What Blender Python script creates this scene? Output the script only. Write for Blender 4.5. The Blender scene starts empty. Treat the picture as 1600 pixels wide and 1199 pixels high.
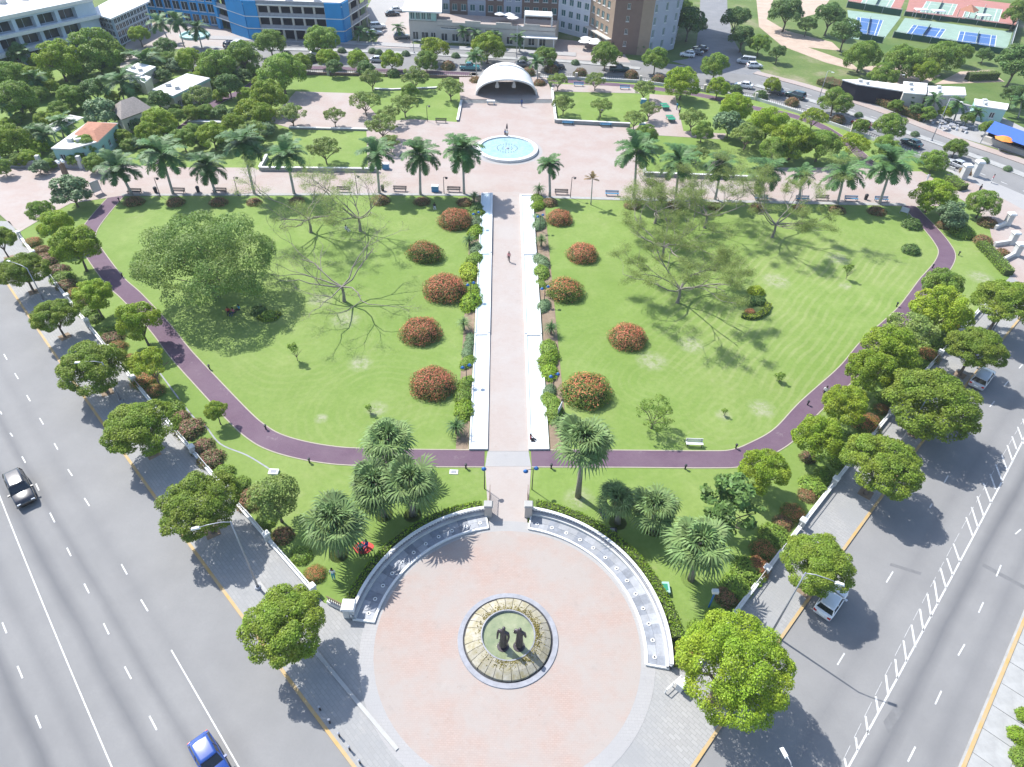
import bpy, math, random
import numpy as np
from mathutils import Vector, Matrix
R = math.radians
sc = bpy.context.scene
col = sc.collection
# ------------------------------------------------------------------ camera
F, TH, RO, CH = 1055.34, R(41.915), R(1.89), 55.0
cam = bpy.data.cameras.new('camera'); camo = bpy.data.objects.new('camera', cam); col.objects.link(camo)
cam.sensor_fit = 'HORIZONTAL'; cam.sensor_width = 36.0; cam.lens = 36.0 * F / 1600.0
cam.clip_start = 1.0; cam.clip_end = 6000
camo.matrix_world = Matrix.Translation((0, 0, CH)) @ Matrix.Rotation(R(90) - TH, 4, 'X') @ Matrix.Rotation(RO, 4, 'Z')
sc.camera = camo
# ------------------------------------------------------------------ light
SUN_EL, SUN_AZ = R(51), R(-40 + 180)          # azimuth of the sun, counter-clockwise from +X
w = bpy.data.worlds.new('World'); sc.world = w; w.use_nodes = True
nt = w.node_tree; bg = nt.nodes['Background']
sky = nt.nodes.new('ShaderNodeTexSky'); sky.sky_type = 'NISHITA'; sky.sun_disc = False
sky.sun_elevation = SUN_EL; sky.sun_rotation = R(90) - SUN_AZ
sky.air_density = 1.0; sky.dust_density = 1.0; sky.ozone_density = 1.0
nt.links.new(sky.outputs[0], bg.inputs[0]); bg.inputs[1].default_value = 0.15
sl = bpy.data.lights.new('sun', 'SUN'); sl.energy = 4.2; sl.angle = R(0.5); sl.color = (1, 0.975, 0.93)
so = bpy.data.objects.new('sun', sl); col.objects.link(so)
sd = Vector((math.cos(SUN_EL) * math.cos(SUN_AZ), math.cos(SUN_EL) * math.sin(SUN_AZ), math.sin(SUN_EL)))
so.rotation_euler = sd.to_track_quat('Z', 'Y').to_euler(); so.location = (-80, 80, 120)
vs = sc.view_settings; vs.view_transform = 'Standard'; vs.look = 'None'; vs.exposure = 0.93; vs.gamma = 1; vs.use_curve_mapping = False
# ------------------------------------------------------------------ photo point -> point of the place
cT, sT, cR, sR = math.cos(TH), math.sin(TH), math.cos(RO), math.sin(RO)
def at(x, y, z=0.0):
    x -= 800.0; y -= 599.5
    x, y = cR * x + sR * y, -sR * x + cR * y
    t = (z - CH) / (-F * sT - y * cT)
    return Vector((x * t, (F * cT - y * sT) * t, z))
def pj(p):
    x, y, z = p[0], p[1], p[2] - CH
    d = y * cT - z * sT; u = F * x / d; v = F * (-y * sT - z * cT) / d
    return (cR * u - sR * v + 800, sR * u + cR * v + 599.5, d)
def mpp(x, y, z=0.0): return pj(at(x, y, z))[2] / F       # metres per photo pixel there
def rise(b, t):
    B = at(*b); lo, hi = 0.0, 45.0
    for _ in range(40):
        m = (lo + hi) / 2
        if pj((B.x, B.y, m))[1] > t[1]: lo = m
        else: hi = m
    T = at(t[0], t[1], lo); return B, lo, T - Vector((B.x, B.y, lo))
# ------------------------------------------------------------------ mesh builder
class MB:
    def __init__(s): s.v = []; s.f = []; s.m = []; s.uv = None
    def quad(s, a, b, c, d, m=0):
        n = len(s.v); s.v += [tuple(a), tuple(b), tuple(c), tuple(d)]; s.f.append((n, n+1, n+2, n+3)); s.m.append(m)
    def poly(s, pts, m=0):
        n = len(s.v); s.v += [tuple(p) for p in pts]; s.f.append(tuple(range(n, n+len(pts)))); s.m.append(m)
    def box(s, c, d, rz=0.0, m=0, top=None):
        # c = centre of the base, d = sizes; top = scale of the upper face
        n = len(s.v); k = top or 1.0; cz, szn = math.cos(rz), math.sin(rz)
        for z, q in ((0, 1.0), (d[2], k)):
            for sx, sy in ((-1, -1), (1, -1), (1, 1), (-1, 1)):
                x, y = sx * d[0] / 2 * q, sy * d[1] / 2 * q
                s.v.append((c[0] + x * cz - y * szn, c[1] + x * szn + y * cz, c[2] + z))
        for f in ((3, 2, 1, 0), (4, 5, 6, 7), (0, 1, 5, 4), (1, 2, 6, 5), (2, 3, 7, 6), (3, 0, 4, 7)):
            s.f.append(tuple(n + i for i in f)); s.m.append(m)
    def prism(s, pts, z0, z1, m=0, mtop=None):
        if area(pts) < 0: pts = pts[::-1]
        n = len(s.v); k = len(pts)
        s.v += [(p[0], p[1], z0) for p in pts] + [(p[0], p[1], z1) for p in pts]
        s.f.append(tuple(range(n + k, n + 2 * k))); s.m.append(m if mtop is None else mtop)
        s.f.append(tuple(range(n + k - 1, n - 1, -1))); s.m.append(m)
        for i in range(k):
            j = (i + 1) % k; s.f.append((n + i, n + j, n + k + j, n + k + i)); s.m.append(m)
    def beam(s, a, b, wd, h, m=0, z0=None):
        a = Vector(a); b = Vector(b); d = (b - a); L = math.hypot(d.x, d.y)
        z = a.z if z0 is None else z0
        s.box(((a.x + b.x) / 2, (a.y + b.y) / 2, z), (L, wd, h), math.atan2(d.y, d.x), m)
    def tube(s, pts, rad, n=6, m=0, cap=True):
        pts = [Vector(p) for p in pts]; k0 = len(s.v)
        if not hasattr(rad, '__len__'): rad = [rad] * len(pts)
        prev = None
        for i, p in enumerate(pts):
            d = (pts[min(i + 1, len(pts) - 1)] - pts[max(i - 1, 0)])
            if d.length < 1e-9: d = Vector((0, 0, 1))
            d.normalize()
            if prev is None: u = d.orthogonal().normalized()
            else:
                u = prev - d * prev.dot(d)
                u = d.orthogonal() if u.length < 1e-6 else u
                u.normalize()
            prev = u; w_ = d.cross(u)
            for j in range(n):
                a = 2 * math.pi * j / n
                q = p + (u * math.cos(a) + w_ * math.sin(a)) * rad[i]; s.v.append(tuple(q))
        for i in range(len(pts) - 1):
            for j in range(n):
                a = k0 + i * n + j; b = k0 + i * n + (j + 1) % n
                s.f.append((a, b, b + n, a + n)); s.m.append(m)
        if cap:
            s.f.append(tuple(k0 + j for j in range(n - 1, -1, -1))); s.m.append(m)
            e = k0 + (len(pts) - 1) * n; s.f.append(tuple(e + j for j in range(n))); s.m.append(m)
    def lathe(s, prof, n=24, c=(0, 0, 0), m=0, a0=0.0, a1=2 * math.pi, ms=None):
        full = abs(a1 - a0 - 2 * math.pi) < 1e-6; k0 = len(s.v); cols = n if full else n + 1
        for j in range(cols):
            a = a0 + (a1 - a0) * j / n
            for r, z in prof: s.v.append((c[0] + r * math.cos(a), c[1] + r * math.sin(a), c[2] + z))
        k = len(prof)
        for j in range(n):
            for i in range(k - 1):
                a = k0 + j * k + i; b = k0 + ((j + 1) % cols) * k + i
                s.f.append((a, b, b + 1, a + 1)); s.m.append(m if ms is None else ms[i])
    def loft(s, rings, m=0, cap=True):
        k0 = len(s.v); n = len(rings[0])
        for r in rings: s.v += [tuple(p) for p in r]
        for i in range(len(rings) - 1):
            for j in range(n):
                a = k0 + i * n + j; b = k0 + i * n + (j + 1) % n
                s.f.append((a, b, b + n, a + n)); s.m.append(m)
        if cap:
            s.f.append(tuple(k0 + j for j in range(n - 1, -1, -1))); s.m.append(m)
            e = k0 + (len(rings) - 1) * n; s.f.append(tuple(e + j for j in range(n))); s.m.append(m)
    def mesh(s, name, mats, smooth=False):
        me = bpy.data.meshes.new(name); me.from_pydata(s.v, [], s.f)
        for m in (mats if isinstance(mats, (list, tuple)) else [mats]): me.materials.append(M[m])
        me.polygons.foreach_set('material_index', s.m)
        if smooth: me.polygons.foreach_set('use_smooth', [True] * len(s.f))
        if s.uv is not None:
            ul = me.uv_layers.new(name='UVMap')
            idx = np.zeros(len(me.loops), dtype=np.int32); me.loops.foreach_get('vertex_index', idx)
            ul.data.foreach_set('uv', np.asarray(s.uv, dtype=np.float32)[idx].ravel())
        me.update(); return me
    def build(s, name, mats, parent=None, smooth=False, **kw):
        return obj(name, s.mesh(name, mats, smooth), parent, **kw)
def area(p): return sum(p[i][0] * p[(i + 1) % len(p)][1] - p[(i + 1) % len(p)][0] * p[i][1] for i in range(len(p)))
LABELS = {}
def obj(name, me, parent=None, loc=(0, 0, 0), rz=0.0, label=None, cat=None, group=None, kind=None, scale=None):
    o = bpy.data.objects.new(name, me); col.objects.link(o)
    o.location = loc; o.rotation_euler = (0, 0, rz)
    if scale: o.scale = scale
    if parent: o.parent = parent
    if label: o['label'] = label
    if cat: o['category'] = cat
    if group: o['group'] = group
    if kind: o['kind'] = kind
    if label:
        if label in LABELS and not parent and not group: print('DUP LABEL', label)
        LABELS[label] = 1
    return o
def thing(name, label, cat, loc=(0, 0, 0), rz=0.0, group=None): return obj(name, None, None, loc, rz, label, cat, group)
ORD = ['first', 'second', 'third', 'fourth', 'fifth', 'sixth', 'seventh', 'eighth', 'ninth', 'tenth', 'eleventh', 'twelfth', 'thirteenth', 'fourteenth', 'fifteenth', 'sixteenth', 'seventeenth', 'eighteenth', 'nineteenth', 'twentieth', 'twenty-first', 'twenty-second', 'twenty-third', 'twenty-fourth', 'twenty-fifth', 'twenty-sixth', 'twenty-seventh', 'twenty-eighth', 'twenty-ninth', 'thirtieth']
def px(pts, z=0.0): return [at(p[0], p[1], z) for p in pts]
# ------------------------------------------------------------------ materials
M = {}
def mat(name, c, rough=0.7, var=0.0, vscale=1.0, c2=None, bump=0.0, bscale=8.0, metal=0.0, spec=0.3, obr=0.0, emis=None):
    m = bpy.data.materials.new(name); m.use_nodes = True; n = m.node_tree.nodes; l = m.node_tree.links
    b = n['Principled BSDF']; b.inputs['Roughness'].default_value = rough; b.inputs['Metallic'].default_value = metal
    b.inputs['Specular IOR Level'].default_value = spec
    c = tuple(c) + (1,)
    b.inputs['Base Color'].default_value = c
    tc = n.new('ShaderNodeTexCoord')
    out = None
    if var or c2:
        no = n.new('ShaderNodeTexNoise'); no.inputs['Scale'].default_value = vscale; no.inputs['Detail'].default_value = 6; no.inputs['Roughness'].default_value = 0.62
        l.new(tc.outputs['Object'], no.inputs['Vector'])
        rp = n.new('ShaderNodeValToRGB'); rp.color_ramp.elements[0].position = 0.3; rp.color_ramp.elements[1].position = 0.72
        d = tuple(c2) + (1,) if c2 else tuple(min(1, x * (1 + var)) for x in c[:3]) + (1,)
        e = c if c2 else tuple(x * (1 - var) for x in c[:3]) + (1,)
        rp.color_ramp.elements[0].color = e; rp.color_ramp.elements[1].color = d
        l.new(no.outputs['Fac'], rp.inputs['Fac']); out = rp.outputs['Color']
    if obr:
        oi = n.new('ShaderNodeObjectInfo'); hs = n.new('ShaderNodeHueSaturation')
        mr = n.new('ShaderNodeMapRange'); mr.inputs['To Min'].default_value = 1 - obr; mr.inputs['To Max'].default_value = 1 + obr
        l.new(oi.outputs['Random'], mr.inputs['Value']); l.new(mr.outputs[0], hs.inputs['Value'])
        if out: l.new(out, hs.inputs['Color'])
        else: hs.inputs['Color'].default_value = c
        out = hs.outputs['Color']
    if out: l.new(out, b.inputs['Base Color'])
    if bump:
        n2 = n.new('ShaderNodeTexNoise'); n2.inputs['Scale'].default_value = bscale; n2.inputs['Detail'].default_value = 4
        l.new(tc.outputs['Object'], n2.inputs['Vector'])
        bp = n.new('ShaderNodeBump'); bp.inputs['Strength'].default_value = bump; bp.inputs['Distance'].default_value = 0.05
        l.new(n2.outputs['Fac'], bp.inputs['Height']); l.new(bp.outputs[0], b.inputs['Normal'])
    if emis: b.inputs['Emission Color'].default_value = tuple(emis[:3]) + (1,); b.inputs['Emission Strength'].default_value = emis[3]
    M[name] = m; return m
class NT:
    """little node helper for the bespoke ground materials"""
    def __init__(s, name, rough=0.85, spec=0.25):
        s.m = bpy.data.materials.new(name); s.m.use_nodes = True; M[name] = s.m
        s.n = s.m.node_tree.nodes; s.l = s.m.node_tree.links; s.b = s.n['Principled BSDF']
        s.b.inputs['Roughness'].default_value = rough; s.b.inputs['Specular IOR Level'].default_value = spec
        s.tc = s.n.new('ShaderNodeTexCoord')
    def noise(s, scale, detail=5, rough=0.6, vec=None, dist=0.0):
        k = s.n.new('ShaderNodeTexNoise'); k.inputs['Scale'].default_value = scale; k.inputs['Detail'].default_value = detail
        k.inputs['Roughness'].default_value = rough; k.inputs['Distortion'].default_value = dist
        s.l.new(vec or s.tc.outputs['Object'], k.inputs['Vector']); return k.outputs['Fac']
    def ramp(s, fac, stops):
        k = s.n.new('ShaderNodeValToRGB'); e = k.color_ramp.elements
        while len(e) < len(stops): e.new(0.5)
        for q, (p, c) in zip(e, stops): q.position = p; q.color = (tuple(c) + (1,)) if hasattr(c, '__len__') else (c, c, c, 1)
        s.l.new(fac, k.inputs['Fac']); return k.outputs['Color']
    def mix(s, fac, a, b, mode='MIX'):
        k = s.n.new('ShaderNodeMix'); k.data_type = 'RGBA'; k.blend_type = mode
        for i, v in ((0, fac), (6, a), (7, b)):
            if hasattr(v, 'is_linked'): s.l.new(v, k.inputs[i])
            elif i == 0: k.inputs[0].default_value = v
            else: k.inputs[i].default_value = tuple(v) + (1,)
        return k.outputs[2]
    def mapping(s, rz=0.0, scale=(1, 1, 1), loc=(0, 0, 0), src='Object'):
        k = s.n.new('ShaderNodeMapping'); k.inputs['Rotation'].default_value = (0, 0, rz); k.inputs['Scale'].default_value = scale; k.inputs['Location'].default_value = loc
        s.l.new(s.tc.outputs[src], k.inputs['Vector']); return k.outputs[0]
    def wave(s, scale, kind='BANDS', dist=2.0, vec=None, det=2, dscale=0.6):
        k = s.n.new('ShaderNodeTexWave'); k.wave_type = kind; k.rings_direction = 'Z'; k.inputs['Scale'].default_value = scale; k.inputs['Distortion'].default_value = dist
        k.inputs['Detail'].default_value = det; k.inputs['Detail Scale'].default_value = dscale
        s.l.new(vec or s.tc.outputs['Object'], k.inputs['Vector']); return k.outputs['Fac']
    def bump(s, h, strength=0.3, d=0.05):
        k = s.n.new('ShaderNodeBump'); k.inputs['Strength'].default_value = strength; k.inputs['Distance'].default_value = d
        s.l.new(h, k.inputs['Height']); s.l.new(k.outputs[0], s.b.inputs['Normal'])
    def col(s, c): s.l.new(c, s.b.inputs['Base Color'])
def leafmat(name, c, var=0.35, trans=0.25, c2=None, p2=0.0, rough=0.55):
    """leaf: colour varies leaf by leaf and plant by plant; c2 = flower / new-leaf colour on a share p2 of the leaves"""
    m = bpy.data.materials.new(name); m.use_nodes = True; n = m.node_tree.nodes; l = m.node_tree.links; M[name] = m
    b = n['Principled BSDF']; b.inputs['Roughness'].default_value = rough; b.inputs['Specular IOR Level'].default_value = 0.3
    g = n.new('ShaderNodeNewGeometry'); oi = n.new('ShaderNodeObjectInfo'); tc = n.new('ShaderNodeTexCoord')
    no = n.new('ShaderNodeTexNoise'); no.inputs['Scale'].default_value = 2.2; no.inputs['Detail'].default_value = 2; l.new(tc.outputs['Object'], no.inputs['Vector'])
    def mth(op, a, b_):
        k = n.new('ShaderNodeMath'); k.operation = op
        for i, v in enumerate((a, b_)):
            if hasattr(v, 'is_linked'): l.new(v, k.inputs[i])
            else: k.inputs[i].default_value = v
        return k.outputs[0]
    hs = n.new('ShaderNodeHueSaturation'); hs.inputs['Color'].default_value = tuple(c) + (1,)
    v = mth('ADD', mth('MULTIPLY', g.outputs['Random Per Island'], 2 * var), 1 - var)
    v = mth('MULTIPLY', v, mth('ADD', mth('MULTIPLY', oi.outputs['Random'], 0.3), 0.85))
    l.new(v, hs.inputs['Value'])
    l.new(mth('ADD', mth('MULTIPLY', no.outputs['Fac'], -0.07), 0.535), hs.inputs['Hue'])
    out = hs.outputs[0]
    if c2:
        mx = n.new('ShaderNodeMix'); mx.data_type = 'RGBA'
        r2 = n.new('ShaderNodeTexWhiteNoise'); r2.noise_dimensions = '1D'; l.new(g.outputs['Random Per Island'], r2.inputs['W'])
        sx = n.new('ShaderNodeSeparateXYZ'); l.new(tc.outputs['Object'], sx.inputs[0]); nn = mth('SUBTRACT', mth('ADD', r2.outputs[0], mth('MULTIPLY', mth('SUBTRACT', no.outputs['Fac'], 0.5), 1.3)), mth('MULTIPLY', mth('SUBTRACT', sx.outputs[2], 0.5), 0.55))
        l.new(mth('LESS_THAN', nn, p2), mx.inputs[0]); l.new(out, mx.inputs[6])
        h2 = n.new('ShaderNodeHueSaturation'); h2.inputs['Color'].default_value = tuple(c2) + (1,); l.new(v, h2.inputs['Value'])
        l.new(h2.outputs[0], mx.inputs[7]); out = mx.outputs[2]
    l.new(out, b.inputs['Base Color'])
    tr = n.new('ShaderNodeBsdfTranslucent'); l.new(out, tr.inputs['Color'])
    ms = n.new('ShaderNodeMixShader'); ms.inputs[0].default_value = trans
    l.new(b.outputs[0], ms.inputs[1]); l.new(tr.outputs[0], ms.inputs[2]); l.new(ms.outputs[0], n['Material Output'].inputs[0])
mat('white', (0.64, 0.64, 0.625), 0.6, 0.08, 1.5)
mat('white_weathered', (0.50, 0.50, 0.485), 0.7, 0.16, 0.8)
mat('pool_white', (0.60, 0.615, 0.62), 0.4, 0.08, 0.6)
mat('concrete', (0.31, 0.31, 0.30), 0.85, 0.16, 0.9, bump=0.2)
mat('concrete_light', (0.36, 0.355, 0.34), 0.85, 0.12, 0.8, bump=0.2, obr=0.05)
mat('stone_grey', (0.27, 0.275, 0.30), 0.8, 0.18, 1.6, bump=0.2)
mat('slab_grey', (0.215, 0.23, 0.26), 0.6, 0.2, 2.0, obr=0.14)
mat('slab_light', (0.295, 0.305, 0.325), 0.6, 0.15, 2.0, obr=0.14)
mat('cream_kerb', (0.33, 0.295, 0.235), 0.85, 0.1, 2.0)
mat('yellow_paint', (0.42, 0.27, 0.09), 0.7, 0.2, 1.2, c2=(0.36, 0.29, 0.19))
mat('road_paint', (0.50, 0.50, 0.49), 0.7, 0.25, 2.5)
mat('wood_post', (0.15, 0.11, 0.08), 0.8, 0.2, 4)
mat('iron_dark', (0.03, 0.03, 0.035), 0.5)
mat('iron_brown', (0.13, 0.075, 0.055), 0.6)
mat('metal_grey', (0.32, 0.33, 0.36), 0.45, metal=0.4)
mat('lamp_blue', (0.03, 0.13, 0.36), 0.35)
mat('lamp_glass', (0.8, 0.8, 0.78), 0.3)
mat('bronze', (0.045, 0.035, 0.042), 0.42, 0.35, 3.0, spec=0.5)
mat('bark', (0.15, 0.12, 0.095), 0.9, 0.25, 5, bump=0.5)
mat('bark_grey', (0.225, 0.20, 0.17), 0.9, 0.2, 4, bump=0.4)
mat('palm_trunk', (0.38, 0.37, 0.35), 0.85, 0.15, 3)
mat('earth', (0.22, 0.165, 0.115), 0.95, 0.22, 1.5, bump=0.3)
mat('sand', (0.42, 0.37, 0.29), 0.95, 0.12, 1.2)
mat('dirt_path', (0.40, 0.31, 0.245), 0.95, 0.15, 0.4)
mat('brick_wall', (0.17, 0.115, 0.095), 0.9, 0.2, 2)
mat('roof_tile', (0.36, 0.17, 0.11), 0.85, 0.18, 2.5, obr=0.06)
mat('roof_grey', (0.25, 0.22, 0.2), 0.9, 0.2, 3, obr=0.1)
mat('roof_flat', (0.50, 0.49, 0.49), 0.9, 0.14, 0.5)
mat('cream_wall', (0.45, 0.42, 0.38), 0.85, 0.06, 1)
mat('stone_wall', (0.42, 0.38, 0.345), 0.85, 0.1, 0.6)
mat('hotel_brown', (0.185, 0.125, 0.10), 0.85, 0.08, 0.6)
mat('hotel_tan', (0.30, 0.225, 0.165), 0.85, 0.08, 0.6)
mat('hotel_grey', (0.36, 0.38, 0.44), 0.85, 0.06, 0.6)
mat('hotel_white', (0.52, 0.53, 0.57), 0.85, 0.05, 0.6)
mat('garage_blue', (0.014, 0.225, 0.50), 0.6, 0.08, 0.5)
mat('office_wall', (0.42, 0.50, 0.58), 0.8, 0.06, 0.6)
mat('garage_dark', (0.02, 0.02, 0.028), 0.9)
mat('mint_trim', (0.30, 0.48, 0.45), 0.7)
mat('glass_dark', (0.02, 0.035, 0.04), 0.12, spec=0.6)
mat('glass_green', (0.05, 0.13, 0.13), 0.12, spec=0.6)
mat('awning_blue', (0.05, 0.12, 0.42), 0.6)
mat('parasol_orange', (0.62, 0.22, 0.04), 0.7)
mat('court_blue', (0.055, 0.13, 0.30), 0.8, 0.08, 0.5)
mat('court_green', (0.22, 0.31, 0.255), 0.85, 0.1, 0.4)
mat('court_red', (0.33, 0.15, 0.125), 0.85, 0.1, 0.4)
mat('screen_green', (0.02, 0.07, 0.045), 0.8)
mat('table_green', (0.03, 0.22, 0.13), 0.5)
mat('bench_dark', (0.05, 0.045, 0.045), 0.6)
mat('bench_blue', (0.08, 0.25, 0.42), 0.5)
mat('red_cloth', (0.55, 0.07, 0.06), 0.9)
mat('skin', (0.10, 0.055, 0.035), 0.6)
mat('hair', (0.015, 0.012, 0.01), 0.8)
for nm, c in dict(white=(0.7, 0.7, 0.7), blue=(0.03, 0.08, 0.28), red=(0.4, 0.04, 0.04), dark=(0.02, 0.02, 0.03), teal=(0.06, 0.3, 0.4), pink=(0.5, 0.16, 0.18), jean=(0.05, 0.08, 0.16)).items(): mat('cloth_' + nm, c, 0.9)
for nm, c in dict(black=(0.008, 0.009, 0.014), blue=(0.01, 0.05, 0.24), white=(0.7, 0.71, 0.72), silver=(0.42, 0.44, 0.47), red=(0.25, 0.015, 0.015), green=(0.012, 0.045, 0.045), teal=(0.05, 0.22, 0.25), grey=(0.1, 0.11, 0.12)).items():
    m = mat('paint_' + nm, c, 0.25, spec=0.6); m.node_tree.nodes['Principled BSDF'].inputs['Coat Weight'].default_value = 0.8; m.node_tree.nodes['Principled BSDF'].inputs['Coat Roughness'].default_value = 0.06
mat('car_glass', (0.012, 0.016, 0.022), 0.06, spec=0.8)
mat('tyre', (0.012, 0.012, 0.012), 0.85)
mat('rim', (0.4, 0.4, 0.42), 0.3, metal=0.8)
mat('headlight', (0.75, 0.77, 0.8), 0.15)
mat('taillight', (0.4, 0.01, 0.01), 0.2)
mat('basin_blue', (0.2, 0.42, 0.48), 0.3, 0.08, 1.0)
mat('algae_stone', (0.37, 0.35, 0.30), 0.9, c2=(0.23, 0.20, 0.105), vscale=1.6, bump=0.5, obr=0.12)
mat('moss', (0.235, 0.195, 0.045), 0.95, 0.35, 4)
mat('asphalt_patch', (0.15, 0.15, 0.152), 0.9, 0.15, 1.5)
# leaves
leafmat('leaf_street', (0.205, 0.285, 0.032), trans=0.35, var=0.4)
leafmat('leaf_big', (0.200, 0.300, 0.070), trans=0.35, var=0.25)
leafmat('leaf_bright', (0.235, 0.330, 0.024), trans=0.35, var=0.4)
leafmat('leaf_yellow', (0.265, 0.345, 0.024), trans=0.35, var=0.4)
leafmat('leaf_dark', (0.110, 0.190, 0.046), trans=0.3)
leafmat('leaf_olive', (0.205, 0.275, 0.065), trans=0.35, var=0.4)
leafmat('leaf_mid', (0.190, 0.290, 0.042), trans=0.35, var=0.4)
leafmat('leaf_grey', (0.165, 0.25, 0.115), trans=0.3)
leafmat('leaf_sparse', (0.225, 0.290, 0.072), trans=0.4, var=0.3)
leafmat('leaf_red', (0.175, 0.185, 0.045), c2=(0.62, 0.21, 0.115), p2=0.47, var=0.25, trans=0.3)
leafmat('leaf_green_red', (0.145, 0.205, 0.035), c2=(0.60, 0.21, 0.10), p2=0.26, var=0.25, trans=0.3)
leafmat('leaf_maroon', (0.16, 0.17, 0.055), c2=(0.30, 0.125, 0.10), p2=0.32, trans=0.3)
leafmat('leaf_copper', (0.175, 0.175, 0.055), c2=(0.29, 0.145, 0.075), p2=0.50, trans=0.3)
leafmat('leaf_hedge', (0.205, 0.320, 0.024), trans=0.35)
leafmat('palm_leaf', (0.078, 0.160, 0.045), var=0.25, trans=0.2, rough=0.55)
leafmat('palm_dry', (0.28, 0.20, 0.09), var=0.3, trans=0.15)
leafmat('fan_leaf', (0.155, 0.235, 0.080), var=0.35, trans=0.25, rough=0.62)
# ------------------------------------------------------------------ ground materials
g = NT('lawn_grass')
fine = g.noise(2.2, 6, 0.7); mid = g.noise(0.30, 6, 0.7); big = g.noise(0.05, 5, 0.65)
base = g.ramp(mid, [(0.25, (0.130, 0.202, 0.040)), (0.5, (0.165, 0.240, 0.055)), (0.75, (0.210, 0.272, 0.084))])
base = g.mix(g.ramp(big, [(0.46, 0.0), (0.70, 0.6)]), base, (0.232, 0.272, 0.092))
base = g.mix(g.ramp(g.noise(0.028, 4), [(0.42, 0.5), (0.56, 0.0)]), base, (0.120, 0.190, 0.033))
sp = g.n.new('ShaderNodeSeparateXYZ'); g.l.new(g.tc.outputs['Object'], sp.inputs[0])
def mm(op, a, b_):
    k = g.n.new('ShaderNodeMath'); k.operation = op; k.use_clamp = True
    for q, v in enumerate((a, b_)):
        if hasattr(v, 'is_linked'): g.l.new(v, k.inputs[q])
        else: k.inputs[q].default_value = v
    return k.outputs[0]
def blot(X, Y, r0):
    k = g.n.new('ShaderNodeMapping'); k.inputs['Location'].default_value = (-X / r0, -Y / r0, 0); k.inputs['Scale'].default_value = (1 / r0, 1 / r0, 0); g.l.new(g.tc.outputs['Object'], k.inputs['Vector'])
    q = g.n.new('ShaderNodeTexGradient'); q.gradient_type = 'SPHERICAL'; g.l.new(k.outputs[0], q.inputs['Vector']); return q.outputs['Fac']
def mow(vec, kind, x, y, r0, scale, amt):            # mowing marks kept to one part of the lawn
    global base
    f = g.ramp(g.wave(scale, kind, 6.0, vec, 3, 0.4), [(0.55, 0.0), (0.9, 1.0)])
    brk = g.ramp(g.noise(0.14, 4, 0.6), [(0.35, 0.15), (0.65, 1.0)])
    k = mm('MULTIPLY', mm('MULTIPLY', f, g.ramp(blot(x, y, r0), [(0.0, 0.0), (0.35, amt)])), brk)
    base = g.mix(k, base, (0.275, 0.295, 0.13))
c_ = at(1290, 500); mow(g.mapping(rz=R(38)), 'BANDS', c_.x, c_.y, 30, 0.27, 0.5)
for X_, Y_, r0 in ((1020,600,17), (1130,650,12), (640,350,14), (680,690,13), (600,640,15), (480,520,15), (1380,370,12)):
    c_ = at(X_, Y_); mow(g.mapping(loc=(-c_.x, -c_.y, 0)), 'RINGS', c_.x, c_.y, r0, 0.27, 0.15)
for X_, Y_, r0 in ((563,569,1.9), (588,640,1.6), (1018,565,2.4), (1308,405,2.3), (1212,440,2.6), (1320,448,1.3), (1532,435,2.4), (1130,650,1.2), (502,655,1.0), (905,780,1.9), (1190,640,2.0), (540,500,2.5), (500,470,2.2), (1480,440,2.6), (1080,540,2.2)):
    c_ = at(X_, Y_); k = mm('MULTIPLY', g.ramp(blot(c_.x, c_.y, r0), [(0.05, 0.0), (0.6, 0.7)]), g.ramp(g.noise(1.3, 6, 0.8), [(0.38, 0.0), (0.6, 1.0)])); base = g.mix(k, base, (0.33, 0.31, 0.235))
base = g.mix(g.ramp(g.noise(0.2, 7, 0.8), [(0.60, 0.0), (0.72, 0.5)]), base, (0.25, 0.265, 0.125))
base = g.mix(g.ramp(fine, [(0.3, 0.30), (0.6, 0.0)]), base, (0.08, 0.145, 0.02))
g.col(base); g.bump(fine, 0.45, 0.06)
g = NT('rough_ground')
base = g.ramp(g.noise(0.04, 6, 0.7), [(0.35, (0.065, 0.12, 0.022)), (0.55, (0.12, 0.165, 0.045)), (0.7, (0.28, 0.235, 0.165))])
g.col(g.mix(g.ramp(g.noise(1.5, 5), [(0.3, 0.4), (0.6, 0.0)]), base, (0.05, 0.08, 0.02))); g.bump(g.noise(2, 4), 0.4, 0.08)
def pavers(name, c, c2, blot, bscale, jw=0.012, rz=0.0, th=(0.40, 0.62)):
    g = NT(name, 0.8)
    k = g.n.new('ShaderNodeTexBrick'); k.inputs['Scale'].default_value = 1.0; k.inputs['Brick Width'].default_value = bscale; k.inputs['Row Height'].default_value = bscale / 2
    k.inputs['Mortar Size'].default_value = jw; k.inputs['Color1'].default_value = tuple(c) + (1,); k.inputs['Color2'].default_value = tuple(c2) + (1,); k.inputs['Mortar'].default_value = tuple(x * 0.82 for x in c) + (1,)
    g.l.new(g.mapping(rz=rz), k.inputs['Vector'])
    b = g.mix(g.ramp(g.noise(0.16, 6, 0.7), [(th[0], 0.0), (th[1], 0.85)]), k.outputs['Color'], blot)
    b = g.mix(g.ramp(g.noise(0.9, 6, 0.75), [(0.55, 0.0), (0.8, 0.35)]), b, tuple(x * 0.8 for x in c))
    b = g.mix(g.ramp(g.noise(0.4, 7, 0.8), [(0.60, 0.0), (0.72, 0.3)]), b, (0.42, 0.39, 0.36))
    b = g.mix(g.ramp(g.noise(2.6, 4, 0.6), [(0.66, 0.0), (0.74, 0.4)]), b, tuple(x * 0.72 for x in c))
    b = g.mix(g.ramp(g.noise(0.55, 8, 0.85, g.mapping(loc=(31, 17, 0))), [(0.58, 0.0), (0.66, 0.3)]), b, tuple(x * 0.66 for x in blot))
    g.col(b); g.bump(k.outputs['Fac'], 0.15, 0.01)
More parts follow.
